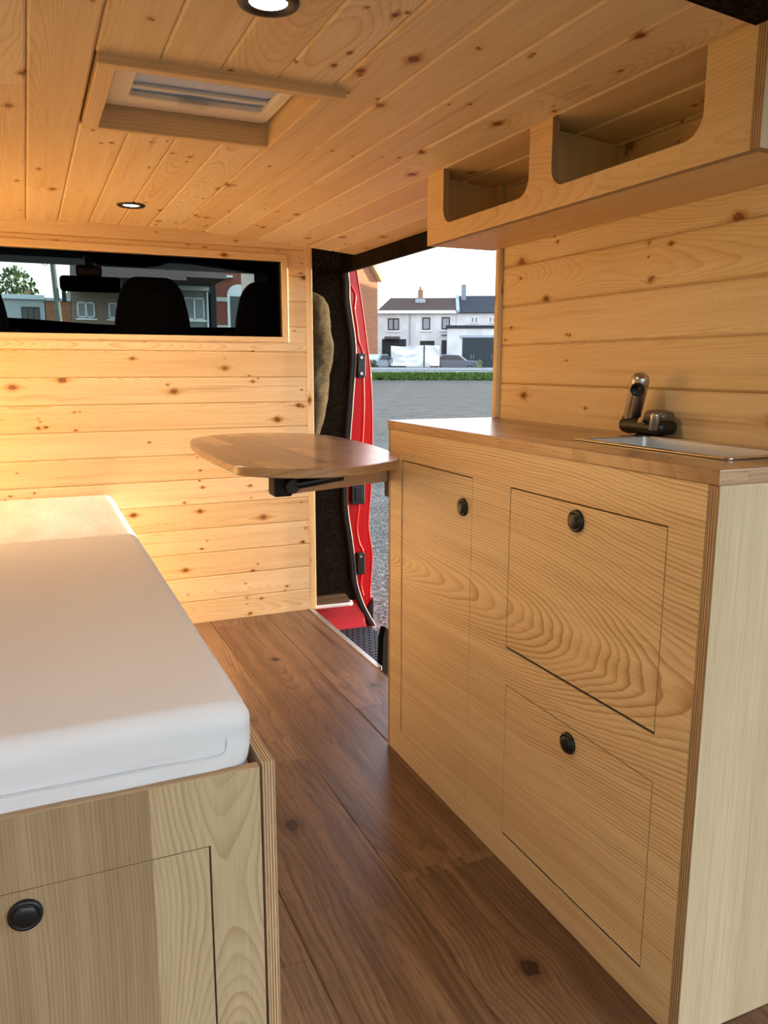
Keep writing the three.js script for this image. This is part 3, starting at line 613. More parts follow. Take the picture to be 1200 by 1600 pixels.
// ---------------------------------------------------------------- swivel table
{
  const t = thing('swivel_table', 'oak swivel table with bowed ends on a metal arm', 'table', [.55, .65, -1.78]);
  const Y = .735, th = .018, s = new THREE.Shape();
  // plan (x, -z): straight sides, bowed ends, rounded corners
  const pts = [[.346, 1.52], [.352, 1.475], [.376, 1.436], [.429, 1.396], [.495, 1.376], [.565, 1.385], [.632, 1.424], [.678, 1.462], [.708, 1.52], [.726, 1.595], [.745, 1.72], [.7525, 1.86], [.749, 2.01], [.735, 2.075], [.694, 2.145], [.62, 2.196], [.545, 2.208], [.478, 2.19], [.41, 2.135], [.372, 2.06], [.354, 1.93], [.345, 1.75]];
  const curve = new THREE.CatmullRomCurve3(pts.map(([x, z]) => new THREE.Vector3(x, z, 0)), true, 'centripetal').getPoints(120);
  s.setFromPoints(curve.slice(0, -1).map((p) => new THREE.Vector2(p.x, p.y)));
  part(t, 'tabletop', woodUV(extrude(s, th, { bevel: .0025 }).rotateX(-Math.PI / 2).translate(0, Y - th, 0), 'z', 1.0, .72, .12, .2), block, 'oiled oak block top');
  const yb = .654;
  const arm = new THREE.Vector3(.762, 0, -1.706).sub(new THREE.Vector3(.472, 0, -1.604)), len = arm.length(), ang = Math.atan2(-arm.z, arm.x);
  const armM = mat(0xc4a684, .4);
  part(t, 'arm', extrude([[0, 0], [len + .012, 0], [len + .012, .036], [0, .05]], .026, { bevel: .003 }).translate(0, 0, -.013).rotateY(ang).translate(.472, yb, -1.604), armM, 'brown metal swivel arm');
  part(t, 'pivot', merged([softBox(.452, .492, .652, .717, -1.628, -1.58, .006, [8, 8, 8])]), blackMatt, 'black pivot block');
  part(t, 'mounting_plate', extrude(rrect(.40, .58, 1.52, 1.70, .02), .006, { bevel: .001 }).rotateX(-Math.PI / 2).translate(0, .711, 0), blackMatt);
  part(t, 'lever', tube([[.478, .679, -1.575], [.50, .680, -1.567], [.535, .686, -1.557], [.572, .692, -1.553], [.592, .693, -1.556]], .0105, 40, 10), blackPlastic, 'black clamp lever');
  part(t, 'lever_hub', cyl(.014, .016, .02, 20).rotateX(Math.PI / 2).translate(.487, .676, -1.57), blackPlastic);
  part(t, 'cabinet_bracket', merged([cbox(.764, .80, .615, .70, -1.7235, CZ0 - .0005, .002)]), blackMatt, 'black bracket on the cabinet end');
}

// ---------------------------------------------------------------- overhead shelf
{
  const x0 = .86, zf = -1.70, zn = -.798, yb = 1.191, T = .015, yt = roofY(.86) - .001;
  const sh = thing('overhead_shelf', 'ash overhead shelf with two rounded cut-outs under the ceiling', 'shelf', [.95, yb, -1.25]);
  const s = new THREE.Shape();
  const cut = (za, zb, y, r) => { s.lineTo(-zb, yt); s.lineTo(-zb, y + r); s.absarc(-zb + r, y + r, r, Math.PI, Math.PI * 1.5); s.lineTo(-za - r, y); s.absarc(-za - r, y + r, r, -Math.PI / 2, 0); s.lineTo(-za, yt); };
  s.moveTo(-zn, yb); s.lineTo(-zn, yt); // runs from the tailgate end forwards
  cut(-1.226, -.880, 1.2275, .034); cut(-1.625, -1.295, 1.2275, .034);
  s.lineTo(-zf, yt); s.lineTo(-zf, yb); s.lineTo(-zn, yb);
  part(sh, 'front_board', plyBoard(extrude(s, T, { curve: 14 }).rotateY(Math.PI / 2).translate(x0, 0, 0), 'x', x0, T, 'z', 1.0, .4, .1, .25), [ashShelf, plyEdge], 'front board with rounded cut-outs');
  part(sh, 'bottom_board', plyBoard(cbox(x0 + T, XR - .001, yb, yb + .012, zf, zn, .0006), 'y', yb, .012, 'z', 1.0, .4, .3, .1), [ashShelf, plyEdge]);
  const sideShape = (z0, z1, top) => extrude([[x0 + T + .0005, yb + .0125], [XR - .001, yb + .0125], [XR - .001, roofY(XR) - .003], [.95, roofY(.95) - .003], [x0 + T + .0005, roofY(x0 + T) - .003]], z1 - z0).translate(0, 0, z0);
  part(sh, 'divider', plyBoard(sideShape(zf, zf + .015), 'z', zf, .015, 'y', 1.0, .4, .1, .1), [ashShelf, plyEdge]);
  part(sh, 'divider', plyBoard(sideShape(-1.285, -1.27), 'z', -1.285, .015, 'y', 1.0, .4, .3, .1), [ashShelf, plyEdge]);
  part(sh, 'end_panel', plyBoard(extrude([[x0, yb], [XR - .001, yb], [XR - .001, roofY(XR) - .004], [.95, roofY(.95) - .004], [x0, roofY(x0) - .004]], .0165).translate(0, 0, zn + .0003), 'z', zn, .0165, 'y', 1.0, 1.08, .2, -.106), [ash, plyEdge], 'pale ash plywood end panel');
}

// ---------------------------------------------------------------- roof hatch
{
  const h = thing('roof_hatch', 'roof hatch with wooden frame, cream surround and pale blind', 'roof hatch', [.315, 1.36, -1.51]);
  const yb = 1.3585, yt = 1.412, U = (g, a) => woodUV(g, a, 1.0, .4, .2, .29);
  part(h, 'frame_board', U(cbox(HX0 - .001, HX1 + .012, yb - .004, yt, HZ1 - .018, HZ1 + .003, .0015), 'x'), ashShelf);
  part(h, 'frame_board', U(cbox(HX0, HX1, yb + .002, yt, HZ0, HZ0 + .018, .0015), 'x'), ashShelf);
  part(h, 'frame_board', U(cbox(HX0, HX0 + .028, yb, yt, HZ0 + .018, HZ1 - .018, .0015), 'z'), ashShelf);
  part(h, 'frame_board', U(cbox(HX1 - .02, HX1, yb, yt, HZ0 + .018, HZ1 - .018, .0015), 'z'), ashShelf);
  part(h, 'seal', extrude(rrect(HX0 + .03, HX1 - .022, 1.34, 1.68, .01), .004, { holes: [rrect(HX0 + .05, HX1 - .045, 1.36, 1.655, .02)] }).rotateX(-Math.PI / 2).translate(0, 1.4115, 0), rubber, 'black gasket');
  const sur = part(h, 'surround', extrude(rrect(HX0 + .034, HX1 - .026, 1.345, 1.668, .018), .012, { bevel: .003, holes: [rrect(.205, .452, 1.375, 1.605, .012)] }).rotateX(-Math.PI / 2).translate(0, 1.400, 0), cream, 'cream plastic surround');
  part(h, 'blind', cbox(.176, .471, 1.4132, 1.4155, -1.63, -1.345, .0005), blindMat, 'pale blind');
  part(h, 'blind_rail', cbox(.203, .454, 1.4065, 1.4125, -1.578, -1.562, .002), mat(0xd3d3d1, .5));
  part(sur, 'catch', extrude(rrect(.293, .345, 1.588, 1.612, .004), .006, { bevel: .0015 }).rotateX(-Math.PI / 2).translate(0, 1.3955, 0), mat(0xbdb8ae, .5));
  part(h, 'dome', merged([cbox(.12, .51, 1.452, 1.456, -1.71, -1.31, .001)]), mat(0xf2f4f4, .6, { transmission: .6, thickness: 0 }), 'frosted roof dome');
}

// ---------------------------------------------------------------- downlights
function downlight(x, z, label) {
  const y = roofY(x), d = thing('downlight', label, 'downlight', [x, y, z], 'ceiling downlights');
  part(d, 'bezel', new THREE.LatheGeometry([[.024, -.0005], [.026, -.004], [.033, -.0052], [.0375, -.004], [.0388, -.0015], [.0388, .002]].map((q) => new THREE.Vector2(...q)), 40).translate(x, y, z), mat(0x17110c, .35), 'black bezel');
  const glow = mat(0xffffff, .6, { emissive: new THREE.Color().setRGB(1, .86, .62), emissiveIntensity: 3.2 });
  part(d, 'lamp_lens', new THREE.LatheGeometry([[0, -.0022], [.015, -.002], [.0245, -.0008]].map((q) => new THREE.Vector2(...q)), 32).translate(x, y, z), glow, 'glowing lens');
  const L = new THREE.SpotLight(new THREE.Color().setRGB(...LAMP_COLOR), LAMP_INTENSITY, 0, 1.45, .6, 2);
  L.name = 'downlight_beam'; L.position.set(0, -.0075, 0); L.target.position.set(0, -1, 0); L.castShadow = true; L.shadow.radius = 1.1;
  d.add(L, L.target);
}
downlight(.31, -1.06, 'round black-rimmed ceiling downlight between the roof hatch and the tailgate');
downlight(.305, -2.46, 'round black-rimmed ceiling downlight between the roof hatch and the partition');

// ---------------------------------------------------------------- driver's cab
{
  const cab = structure('cab_shell', 'dark cab interior seen through the partition window', 'cab', [.4, 1.0, -3.6]);
  part(cab, 'headliner', cbox(-.58, 1.125, 1.40, 1.42, -4.0, -2.85), cabBlack);
  // header over the windscreen with the lamp console
  const lower = [[-.58, 1.418], [.09, 1.415], [.20, 1.408], [.27, 1.38], [.32, 1.352], [.52, 1.352], [.58, 1.362], [.64, 1.385], [.90, 1.362], [1.125, 1.34]];
  part(cab, 'windscreen_header', extrude([...lower, [1.125, 1.44], [-.58, 1.44]], .08, { bevel: .004 }).translate(0, 0, -3.82), cabBlack);
  part(cab, 'dashboard', extrude([[-.58, .3], [1.125, .3], [1.125, 1.10], [1.0, 1.115], [.6, 1.108], [.3, 1.118], [0, 1.135], [-.58, 1.15]], .5, { bevel: .01 }).translate(0, 0, -4.6), cabBlack);
  part(cab, 'windscreen_pillar', cbox(1.065, 1.125, 1.0, 1.43, -4.0, -3.75), cabBlack);
  part(cab, 'windscreen_pillar', cbox(-.58, -.40, 1.0, 1.43, -4.3, -3.75), cabBlack);
  part(cab, 'cab_floor', merged([cbox(-.58, 1.125, -.3, -.06, -4.6, -3.01), cbox(-.58, .95, -.3, -.06, -3.01, -2.86)]), cabBlack);
  part(cab, 'bulkhead', cbox(-.58, 1.125, -.3, .3, -4.66, -4.58), cabBlack);
  const glass = mat(new THREE.Color().setRGB(.66, .74, .72), .02, { transmission: 1, thickness: 0, ior: 1.45 });
  part(cab, 'windscreen', extrude([[-.56, 0], [1.12, 0], [1.12, .50], [-.56, .50]], .004).rotateX(.85).translate(0, 1.07, -4.22), glass, 'tinted windscreen glass');
}
function cabSeat(x, label) {
  const s = thing('cab_seat', label, 'seat', [x, .3, -3.15], 'front seats');
  const w = .20;
  part(s, 'backrest', softBox(x - .215, x + .215, .30, 1.055, -3.22, -3.10, .05, [14, 20, 10], ([X, Y, Z]) => [x + (X - x) * (1 - .12 * sstep(.8, 1.05, Y)), Y, Z]), seatFabric);
  part(s, 'headrest', softBox(x - .136, x + .136, .99, 1.243, -3.19, -3.08, .075, [20, 20, 12], ([X, Y, Z]) => [x + (X - x) * (1 - .2 * sstep(1.06, 1.24, Y)), Y, Z]), seatFabric);
  part(s, 'cushion', softBox(x - .215, x + .215, .08, .30, -3.60, -3.12, .05, [10, 8, 10]), seatFabric);
}
cabSeat(.445, 'black cab seat headrest in the middle of the partition window');
cabSeat(.893, 'black cab seat headrest at the doorway end of the partition window');
cabSeat(-.18, 'black cab seat headrest at the bed end of the partition window');
{
  const m = thing('rear_view_mirror', 'black rear-view mirror hanging above the dashboard', 'mirror', [.275, 1.34, -3.72]);
  part(m, 'housing', softBox(.155, .405, 1.232, 1.298, -3.76, -3.725, .018, [20, 10, 8]), blackPlastic);
  part(m, 'mirror_glass', extrude(rrect(.166, .394, 1.239, 1.291, .014), .003, { bevel: .0008 }).translate(0, 0, -3.7255), mat(0x17181a, .04, { metalness: 1 }), 'dark mirror glass');
  part(m, 'stalk', merged([softBox(.222, .33, 1.296, 1.345, -3.77, -3.735, .015, [10, 8, 6])]), mat(0x4a4336, .4));
  part(m, 'mount', cbox(.26, .295, 1.34, 1.42, -3.77, -3.74, .003), blackPlastic);
}

// ---------------------------------------------------------------- outside: car park, street of houses beside the van
const TH = -.4799, RX = [.88705, .46168], DX = [.46168, -.88705];
const yard = (r, s, y) => [r * RX[0] + s * DX[0], y, r * RX[1] + s * DX[1]];
function out(name, label, category, [x, y, z], turn = TH, group) { const o = thing(name, label, category, [x, y, z], group); o.rotation.y = turn; o.userData.at = [0, 0, 0]; return o; }
const bx = (x0, x1, y0, y1, z0, z1, b = .01) => cbox(x0, x1, y0, y1, z0, z1, b);
const asphaltTex = speckle(1024, (x, y) => {
  const w = (a) => a; const n = hash(x >> 1, y >> 1, 3), m = noise(x / 3.2, y / 3.2, 7), l = fbm(x / 90, y / 90, 19);
  let v = 92 + (m - .5) * 60 + (l - .5) * 26 + (n > .93 ? 95 * (n - .93) / .07 : 0) - (n < .1 ? 30 : 0);
  return [v, v * .97, v * .91];
});
{
  const g = structure('ground', 'grey speckled asphalt car park outside the side door', 'car park', [0, 0, 0]);
  const q = (r, s) => { const p = yard(r, s, 0); return [p[0], -.55 + .46 * s / 60.5, p[2]]; };
  const P = [q(-90, -40), q(90, -40), q(90, 60.5), q(-90, 60.5)], geo = new THREE.BufferGeometry();
  geo.setAttribute('position', new THREE.Float32BufferAttribute([P[0], P[1], P[2], P[0], P[2], P[3]].flat(), 3));
  const uvq = [[0, 0], [180, 0], [180, 100], [0, 100]].map(([a, b]) => [a / 5, b / 5]);
  geo.setAttribute('uv', new THREE.Float32BufferAttribute([0, 1, 2, 0, 2, 3].map((i) => uvq[i]).flat(), 2)); geo.computeVertexNormals();
  part(g, 'asphalt', geo, mat(0xffffff, 1, { map: asphaltTex, bumpMap: asphaltTex, bumpScale: .012, specularIntensity: .15 }));
  const road = new THREE.PlaneGeometry(200, 90).rotateX(-Math.PI / 2).rotateY(TH).translate(...yard(0, 106.9, .42));
  part(g, 'road', road, mat(0x6a6a6a, .9));
}
{
  const b = structure('grass_bank', 'low grass bank beyond the car park', 'bank', [0, 0, 0]);
  const prof = [[60.4, -.12], [60.9, .12], [61.5, .36], [62.2, .46], [63.2, .45], [63.2, -.3], [60.4, -.3]];
  part(b, 'soil', extrude(prof, 60).rotateY(-Math.PI / 2).scale(1, 1, 1).applyMatrix4(new THREE.Matrix4().makeBasis(new THREE.Vector3(1, 0, 0), new THREE.Vector3(0, 1, 0), new THREE.Vector3(0, 0, 1))).applyMatrix4((() => { // local: extrusion runs along -x, profile along z
    const m = new THREE.Matrix4(); m.set(RX[0], 0, DX[0], 30 * RX[0], 0, 1, 0, 0, RX[1], 0, DX[1], 30 * RX[1], 0, 0, 0, 1); return m; })()), mat(0x3d4a22, 1));
  // blades
  const blade = new THREE.BufferGeometry(); blade.setAttribute('position', new THREE.Float32BufferAttribute([-.03, 0, 0, .03, 0, 0, .01, 1, .25, -.05, 0, .02, .0, 0, -.03, -.09, .8, -.2, .02, 0, .03, .05, 0, -.01, .12, .85, .05], 3)); blade.computeVertexNormals();
  const N = 9000, im = new THREE.InstancedMesh(blade, mat(0xffffff, .9, { side: THREE.DoubleSide }), N), M = new THREE.Matrix4(), Q = new THREE.Quaternion(), col = new THREE.Color();
  for (let i = 0; i < N; i++) {
    const s = rr(60.4, 62.6), r = rr(-14, 14), h = s < 60.9 ? -.12 + (s - 60.4) * .48 : s < 61.5 ? .12 + (s - 60.9) * .4 : .38 + (s - 61.5) * .1, p = yard(r, s, h - .03);
    Q.setFromAxisAngle(new THREE.Vector3(0, 1, 0), rnd() * 6.3); M.compose(V3(p), Q, new THREE.Vector3(1, rr(.08, .24), 1)); im.setMatrixAt(i, M);
    im.setColorAt(i, col.setRGB(rr(.08, .2), rr(.17, .30), rr(.03, .07)));
  }
  im.name = 'grass'; im.userData = { label: 'short green grass on the bank beyond the car park', category: 'grass', kind: 'stuff' }; scene.add(im);
}
{
  const g = out('guard_rail', 'galvanised steel guard rail along the grass bank', 'guard rail', yard(0, 62, .44));
  const w = [[0, 0], [.05, .03], [.05, .11], [0, .16], [.05, .21], [.05, .29], [0, .32], [-.012, .32], [.035, .285], [.035, .215], [-.015, .16], [.035, .105], [.035, .035], [-.012, 0]];
  const zinc = mat(0xaab0b6, .5, { metalness: .5 });
  part(g, 'rail', extrude(w.map(([z, y]) => [z, y * 1.2 + .06]), 16).rotateY(-Math.PI / 2).translate(6, 0, 0).rotateY(Math.PI), zinc);
  for (let i = -2; i <= 4; i++) part(g, 'post', bx(i * 2.3 - .05, i * 2.3 + .05, -.5, .42, -.14, -.04), zinc);
}
const whiteWall = (() => { const t = speckle(512, (x, y) => { const v = 206 + (fbm(x / 60, y / 60, 5) - .5) * 34 + (noise(x / 2, y / 2, 9) - .5) * 10; return [v, v, v * .99]; }); return mat(0xffffff, .9, { map: t }); })();
const roofBrown = mat(0x4b3a33, .85), roofSlate = mat(0x2b2f38, .8), darkFrame = mat(0x15161a, .5), trimWhite = mat(0xe9eaec, .7), brickMat = (() => {
  const t = speckle(512, (x, y) => { const row = Math.floor(y / 8), xx = x + (row % 2) * 16, mortar = y % 8 < 1.2 || xx % 32 < 1.4, k = hash(Math.floor(xx / 32), row, 4); const v = .8 + k * .4; return mortar ? [160, 135, 110] : [150 * v, 88 * v, 54 * v]; });
  return mat(0xffffff, .9, { map: t });
})();
const curtain = mat(0x8e9296, .8), winGlass = mat(0x2a3036, .12, { specularIntensity: 1 });
function houseWindow(parent, x0, x1, y0, y1, z, frame, mullion = true, sill = true) {
  const f = part(parent, 'window', merged([bx(x0, x1, y0, y0 + .09, z, z + .06), bx(x0, x1, y1 - .09, y1, z, z + .06), bx(x0, x0 + .09, y0, y1, z, z + .06), bx(x1 - .09, x1, y0, y1, z, z + .06), ...(mullion ? [bx((x0 + x1) / 2 - .06, (x0 + x1) / 2 + .06, y0, y1, z, z + .06)] : [])]), frame);
  part(f, 'pane', bx(x0 + .05, x1 - .05, y0 + .05, y1 - .05, z, z + .02, .004), curtain);
  if (sill) part(f, 'sill', bx(x0 - .12, x1 + .12, y0 - .16, y0 - .04, z, z + .1), trimWhite);
}
/* pitched roof between two eaves, with visible courses of tiles as stepped rows */
function tiledRoof(parent, x0, x1, yE, yR, zE, depth, m, hipL = 0) {
  const rowsN = 12, list = [];
  for (let i = 0; i < rowsN; i++) {
    const t0 = i / rowsN, t1 = (i + 1) / rowsN, y0 = yE + (yR - yE) * t0, y1 = yE + (yR - yE) * t1, z0 = zE - depth * t0, z1 = zE - depth * t1, xa = x0 + hipL * t0, lift = .05;
    list.push({ y0, y1, z0, z1, xa, lift });
  }
  for (const c of list) {
    const pos = [], A = [c.xa, c.y0 + c.lift, c.z0], B = [x1, c.y0 + c.lift, c.z0], C = [x1, c.y1 + .01, c.z1 - .05], D = [c.xa + hipL / rowsN, c.y1 + .01, c.z1 - .05], a = [c.xa, c.y0 - .03, c.z0], b = [x1, c.y0 - .03, c.z0];
    pos.push(A, B, C, A, C, D, a, b, B, a, B, A);
    const g = new THREE.BufferGeometry(); g.setAttribute('position', new THREE.Float32BufferAttribute(pos.flat(), 3)); g.computeVertexNormals();
    part(parent, 'tile_course', g, m);
  }
}
{ // white terraced house with brown roof
  const h = out('terraced_house', 'white two-storey terraced house with brown tiled roof', 'house', yard(-1.8, 75, .4));
  const o = 1.8, X = (r) => r + o, Y = (y) => y - .4;
  part(h, 'wall', woodUV(bx(X(-5.34), X(1.85), 0, Y(5.75), -8, 0), 'x', 6, 6), whiteWall);
  tiledRoof(h, X(-5.45), X(1.86), Y(5.85), Y(7.42), .25, 4.2, roofBrown, 1.1);
  part(h, 'gable_wall', extrude([[X(-5.34), Y(5.7)], [X(1.9), Y(5.7)], [X(1.9), Y(7.3)], [X(-4.3), Y(7.2)]], .3).translate(0, 0, -4.3), whiteWall);
  part(h, 'gutter', bx(X(-5.4), X(1.78), Y(5.68), Y(5.96), .05, .34, .03), trimWhite, 'white gutter board');
  part(h, 'downpipe', bx(X(-2.42), X(-2.28), Y(2.9), Y(5.7), .0, .12, .03), mat(0x9aa0a6, .6));
  houseWindow(h, X(-4.39), X(-3.36), Y(4.22), Y(5.28), .01, darkFrame);
  houseWindow(h, X(-1.23), X(-.51), Y(4.25), Y(5.35), .01, darkFrame, false);
  houseWindow(h, X(.54), X(1.29), Y(4.28), Y(5.38), .01, darkFrame, false);
  part(h, 'garage_opening', bx(X(-4.93), X(-2.7), Y(.4), Y(3.41), 0, .05), mat(0x15171a, .6), 'dark garage door');
  part(h, 'awning', extrude([[0, 0], [.7, -.22], [.7, -.28], [0, -.08]], 1.4).rotateY(-Math.PI / 2).translate(X(-3.27), Y(3.66), 0), mat(0x3c3634, .7), 'dark awning');
  part(h, 'shutter', bx(X(-1.42), X(-.1), Y(2.0), Y(3.26), 0, .05), mat(0x101113, .6), 'black shutter');
  part(h, 'front_door', bx(X(.55), X(1.0), Y(.9), Y(3.33), 0, .05), mat(0x1b1c24, .5));
  part(h, 'lamp_shelf', bx(X(.5), X(1.05), Y(3.72), Y(3.8), 0, .08), darkFrame);
  const c = part(h, 'chimney', bx(X(-1.72), X(-1.23), Y(6.9), Y(8.06), -3.2, -2.6), mat(0x8b7560, .9), 'brick chimney');
  part(c, 'flashing', bx(X(-1.95), X(-1.0), Y(6.75), Y(7.18), -3.0, -2.35, .03), mat(0x9aa2ad, .6));
  part(c, 'pot', cyl(.09, .11, .35, 12).translate(X(-1.5), Y(8.2), -2.9), mat(0x8a5a3c, .8));
}
{ // slate-roofed neighbour
  const h = out('terraced_house', 'white terraced house with dark slate roof behind the garage', 'house', yard(4.6, 75, .4));
  const o = -4.6, X = (r) => r + o, Y = (y) => y - .4;
  part(h, 'wall', woodUV(bx(X(1.87), X(8.5), 0, Y(5.75), -8, -.02), 'x', 6, 6), whiteWall);
  tiledRoof(h, X(2.0), X(8.6), Y(5.78), Y(7.6), .25, 4.2, roofSlate);
  part(h, 'gable_wall', bx(X(1.95), X(8.5), Y(5.6), Y(7.45), -4.4, -4.1), whiteWall);
  part(h, 'verge', extrude([[0, 0], [4.2, 1.75], [4.2, 1.95], [0, .2]], .3).rotateY(Math.PI / 2).translate(X(1.85), Y(5.75), .25), mat(0x8d97a6, .6), 'lead verge');
  for (const x of [3.16, 4.77]) houseWindow(h, X(x), X(x + .72), Y(4.8), Y(5.42), .0, trimWhite, true, false);
  const c = part(h, 'chimney', bx(X(2.38), X(2.82), Y(6.9), Y(8.5), -3.4, -2.8), mat(0x7f8692, .9), 'tall rendered chimney');
  part(c, 'cap', bx(X(2.42), X(2.78), Y(8.3), Y(8.56), -3.35, -2.85), mat(0x6d5a48, .8));
}
{
  const h = out('garage_building', 'flat-roofed white garage building with dark double doors', 'garage', yard(4.2, 72, .4));
  const o = -4.2, X = (r) => r + o, Y = (y) => y - .4;
  part(h, 'wall', woodUV(bx(X(1.03), X(8.2), 0, Y(4.24), -2.4, 0), 'x', 6, 6), whiteWall);
  part(h, 'roof_edge', bx(X(.9), X(8.3), Y(4.24), Y(4.5), -2.4, .12, .02), mat(0x23252c, .7), 'dark roof edge');
  part(h, 'lintel', bx(X(2.12), X(6.0), Y(3.44), Y(3.66), 0, .08), mat(0x9ea7b3, .7));
  for (let i = 0; i < 4; i++) { const d = part(h, 'door_leaf', bx(X(2.36 + i * .9), X(2.36 + i * .9 + .885), .02, Y(3.44), 0, .06, .015), mat(0x16282c, .55)); part(d, 'handle', bx(X(2.36 + i * .9 + (i % 2 ? .08 : .76)), X(2.36 + i * .9 + (i % 2 ? .12 : .8)), Y(1.6), Y(2.0), .06, .1), mat(0x9a9a98, .4)); }
}
{
  const h = out('brick_house', 'brick gable house with sunlit top beside the white terrace', 'house', yard(-4.84, 68, .4), TH + Math.atan2(.75, .66));
  // local: wall runs along -x from the corner, normal +z
  const nr = [.75, -.66]; // normal in the yard frame
  part(h, 'gable_wall', woodUV(extrude([[0, 0], [0, 7.5], [-4, 12.4], [-8, 7.5], [-8, 0]], 5).translate(0, 0, -5), 'x', 2.6, 2.6), brickMat);
  for (const sgn of [1, -1]) { const x = -4, g = extrude([[-.15, 0], [-.15, .22], [6.6, .22], [6.6, 0]], 5.6).translate(0, 0, -5.2).rotateZ(sgn > 0 ? -.886 : Math.PI + .886).translate(x, 12.55, 0); part(h, 'roof_slope', g, roofBrown); }
  part(h, 'verge_board', bx(-.15, 6.6, -.12, .26, .02, .42).rotateZ(-.886).translate(-4, 12.55, 0), mat(0xd8b27a, .7), 'pale verge board');
}
{ // stands out of view to the right of the van; its shadow crosses the brick gable
  const h = out('brick_house', 'tall brick house with chimney further along the street', 'house', yard(32.2, 80.6, .4));
  part(h, 'wall', woodUV(bx(-9, 5, 0, 6.0, -5, 5), 'x', 2.6, 2.6), brickMat);
  part(h, 'roof', extrude([[-5.4, 5.9], [0, 8.3], [5.4, 5.9]], 14.4).rotateY(Math.PI / 2).translate(-9.2, 0, 0), roofBrown);
  part(h, 'chimney', bx(-.6, .5, 7.5, 9.8, -.6, .6), brickMat);
}
{
  const f = out('white_tarpaulin', 'white tarpaulin screen tied to a post behind the guard rail', 'tarpaulin', yard(-1.63, 66, .7));
  const W = 3.95, H = 1.6, nx = 40, ny = 14, g = new THREE.BoxGeometry(W, H, .03, nx, ny, 1), p = g.attributes.position;
  for (let i = 0; i < p.count; i++) { const x = p.getX(i), y = p.getY(i); p.setZ(i, p.getZ(i) + (fbm(x * 1.1 + y * .8, y * 1.5 - x * .5, 17) - .5) * .45 + .05 * Math.sin((x + y) * 3)); p.setY(i, y - .05 * Math.sin((x / W + .5) * Math.PI * 2) * (y > 0 ? 1 : 0)); }
  g.computeVertexNormals();
  part(f, 'sheet', g.translate(0, H / 2 + .28, 0), mat(0xd9dcde, .7), 'white plastic sheet');
  part(f, 'post', cyl(.05, .05, 2.3, 10).translate(.72, .95, .12), darkFrame, 'dark post');
  part(f, 'post', cyl(.05, .05, 2.1, 10).translate(-1.9, .9, -.1), darkFrame);
}
function car(name, label, at, turn, paint, L = 4.1) {
  const c = out(name, label, 'car', at, turn, undefined);
  const body = [[-L / 2, .35], [-L / 2, .75], [-L / 2 + .15, .95], [-.95, 1.02], [-.35, 1.45], [.9, 1.5], [1.7, 1.05], [L / 2, .95], [L / 2 + .02, .4], [1.7, .28], [-1.6, .28]];
  part(c, 'body', extrude(body, 1.6, { bevel: .08 }).translate(0, 0, -.8), paint);
  part(c, 'side_window', extrude([[-.82, 1.02], [-.33, 1.38], [.85, 1.42], [1.45, 1.04]], 1.62).translate(0, 0, -.81), winGlass);
  part(c, 'windscreen', extrude([[-1.02, 1.03], [-.42, 1.47], [-.38, 1.44], [-.95, 1.02]], 1.35).translate(0, 0, -.675), mat(0xbfd0da, .08));
  for (const x of [-1.25, 1.25]) for (const z of [-.74, .74]) { const w = part(c, 'wheel', cyl(.31, .31, .2, 20).rotateX(Math.PI / 2).translate(x, .31, z), rubber); part(w, 'rim', cyl(.19, .19, .21, 16).rotateX(Math.PI / 2).translate(x, .31, z), satin); }
}
car('car', 'dark blue car parked behind the white tarpaulin', yard(1.55, 67, .42), TH + Math.PI, mat(0x1c2f4a, .3, { clearcoat: 1 }), 4.0);
car('car', 'grey car parked beside the brick gable house', yard(-4.9, 65.3, .42), TH + 1.2, mat(0x6f7a80, .3, { clearcoat: 1 }), 3.4);
function leafy(name, label, at, w, h, n, rgb) {
  const g = [], root = out(name, label, name.includes('tree') ? 'tree' : 'bush', at, 0);
  for (let i = 0; i < n; i++) {
    const a = rnd() * 6.283, b = Math.acos(rr(-1, 1)), rad = Math.cbrt(rnd()), x = Math.sin(b) * Math.cos(a) * rad * w / 2, y = Math.cos(b) * rad * h / 2, z = Math.sin(b) * Math.sin(a) * rad * w / 2, s = w * rr(.025, .06);
    const q = new THREE.BufferGeometry(); q.setAttribute('position', new THREE.Float32BufferAttribute([-s, 0, 0, s, .2 * s, .3 * s, 0, s * 1.4, -.2 * s, -s * .6, -.2 * s, .5 * s, s, .6 * s, -.4 * s, .1 * s, -s, .3 * s], 3));
    g.push(q.rotateY(rnd() * 6.3).rotateX(rr(-1, 1)).translate(x, y + h * .62, z));
  }
  const m = mergeGeometries(g); m.computeVertexNormals();
  part(root, 'foliage', m, mat(new THREE.Color().setRGB(...rgb), .9, { side: THREE.DoubleSide }));
  part(root, 'trunk', cyl(w * .03, w * .05, h * .6, 8).translate(0, h * .2, 0), mat(0x4a3a2a, .9));
}
leafy('bush', 'dusty green bush at the end of the guard rail', yard(-5.0, 63.0, .4), 1.1, .95, 500, [.05, .085, .035]);
leafy('bush', 'yellow flowering weed in front of the garage doors', yard(3.45, 64.4, .5), .6, .9, 220, [.30, .30, .10]);

{ // closes the parking bay on the bed side; it keeps the low cabinet fronts in shade
  const h = out('hedge', 'dark clipped hedge along the parking bay on the bed side', 'hedge', [-1.9, -.55, -.5], 0);
  const g = softBox(-.4, .4, 0, 2.9, -3.5, 4.5, .15, [10, 24, 60], ([x, y, z]) => [x + (fbm(y * 4, z * 4, 3) - .5) * .25, y + (fbm(x * 4, z * 4, 5) - .5) * .2, z]);
  part(h, 'foliage', g, mat(0x2a3a1c, 1));
}

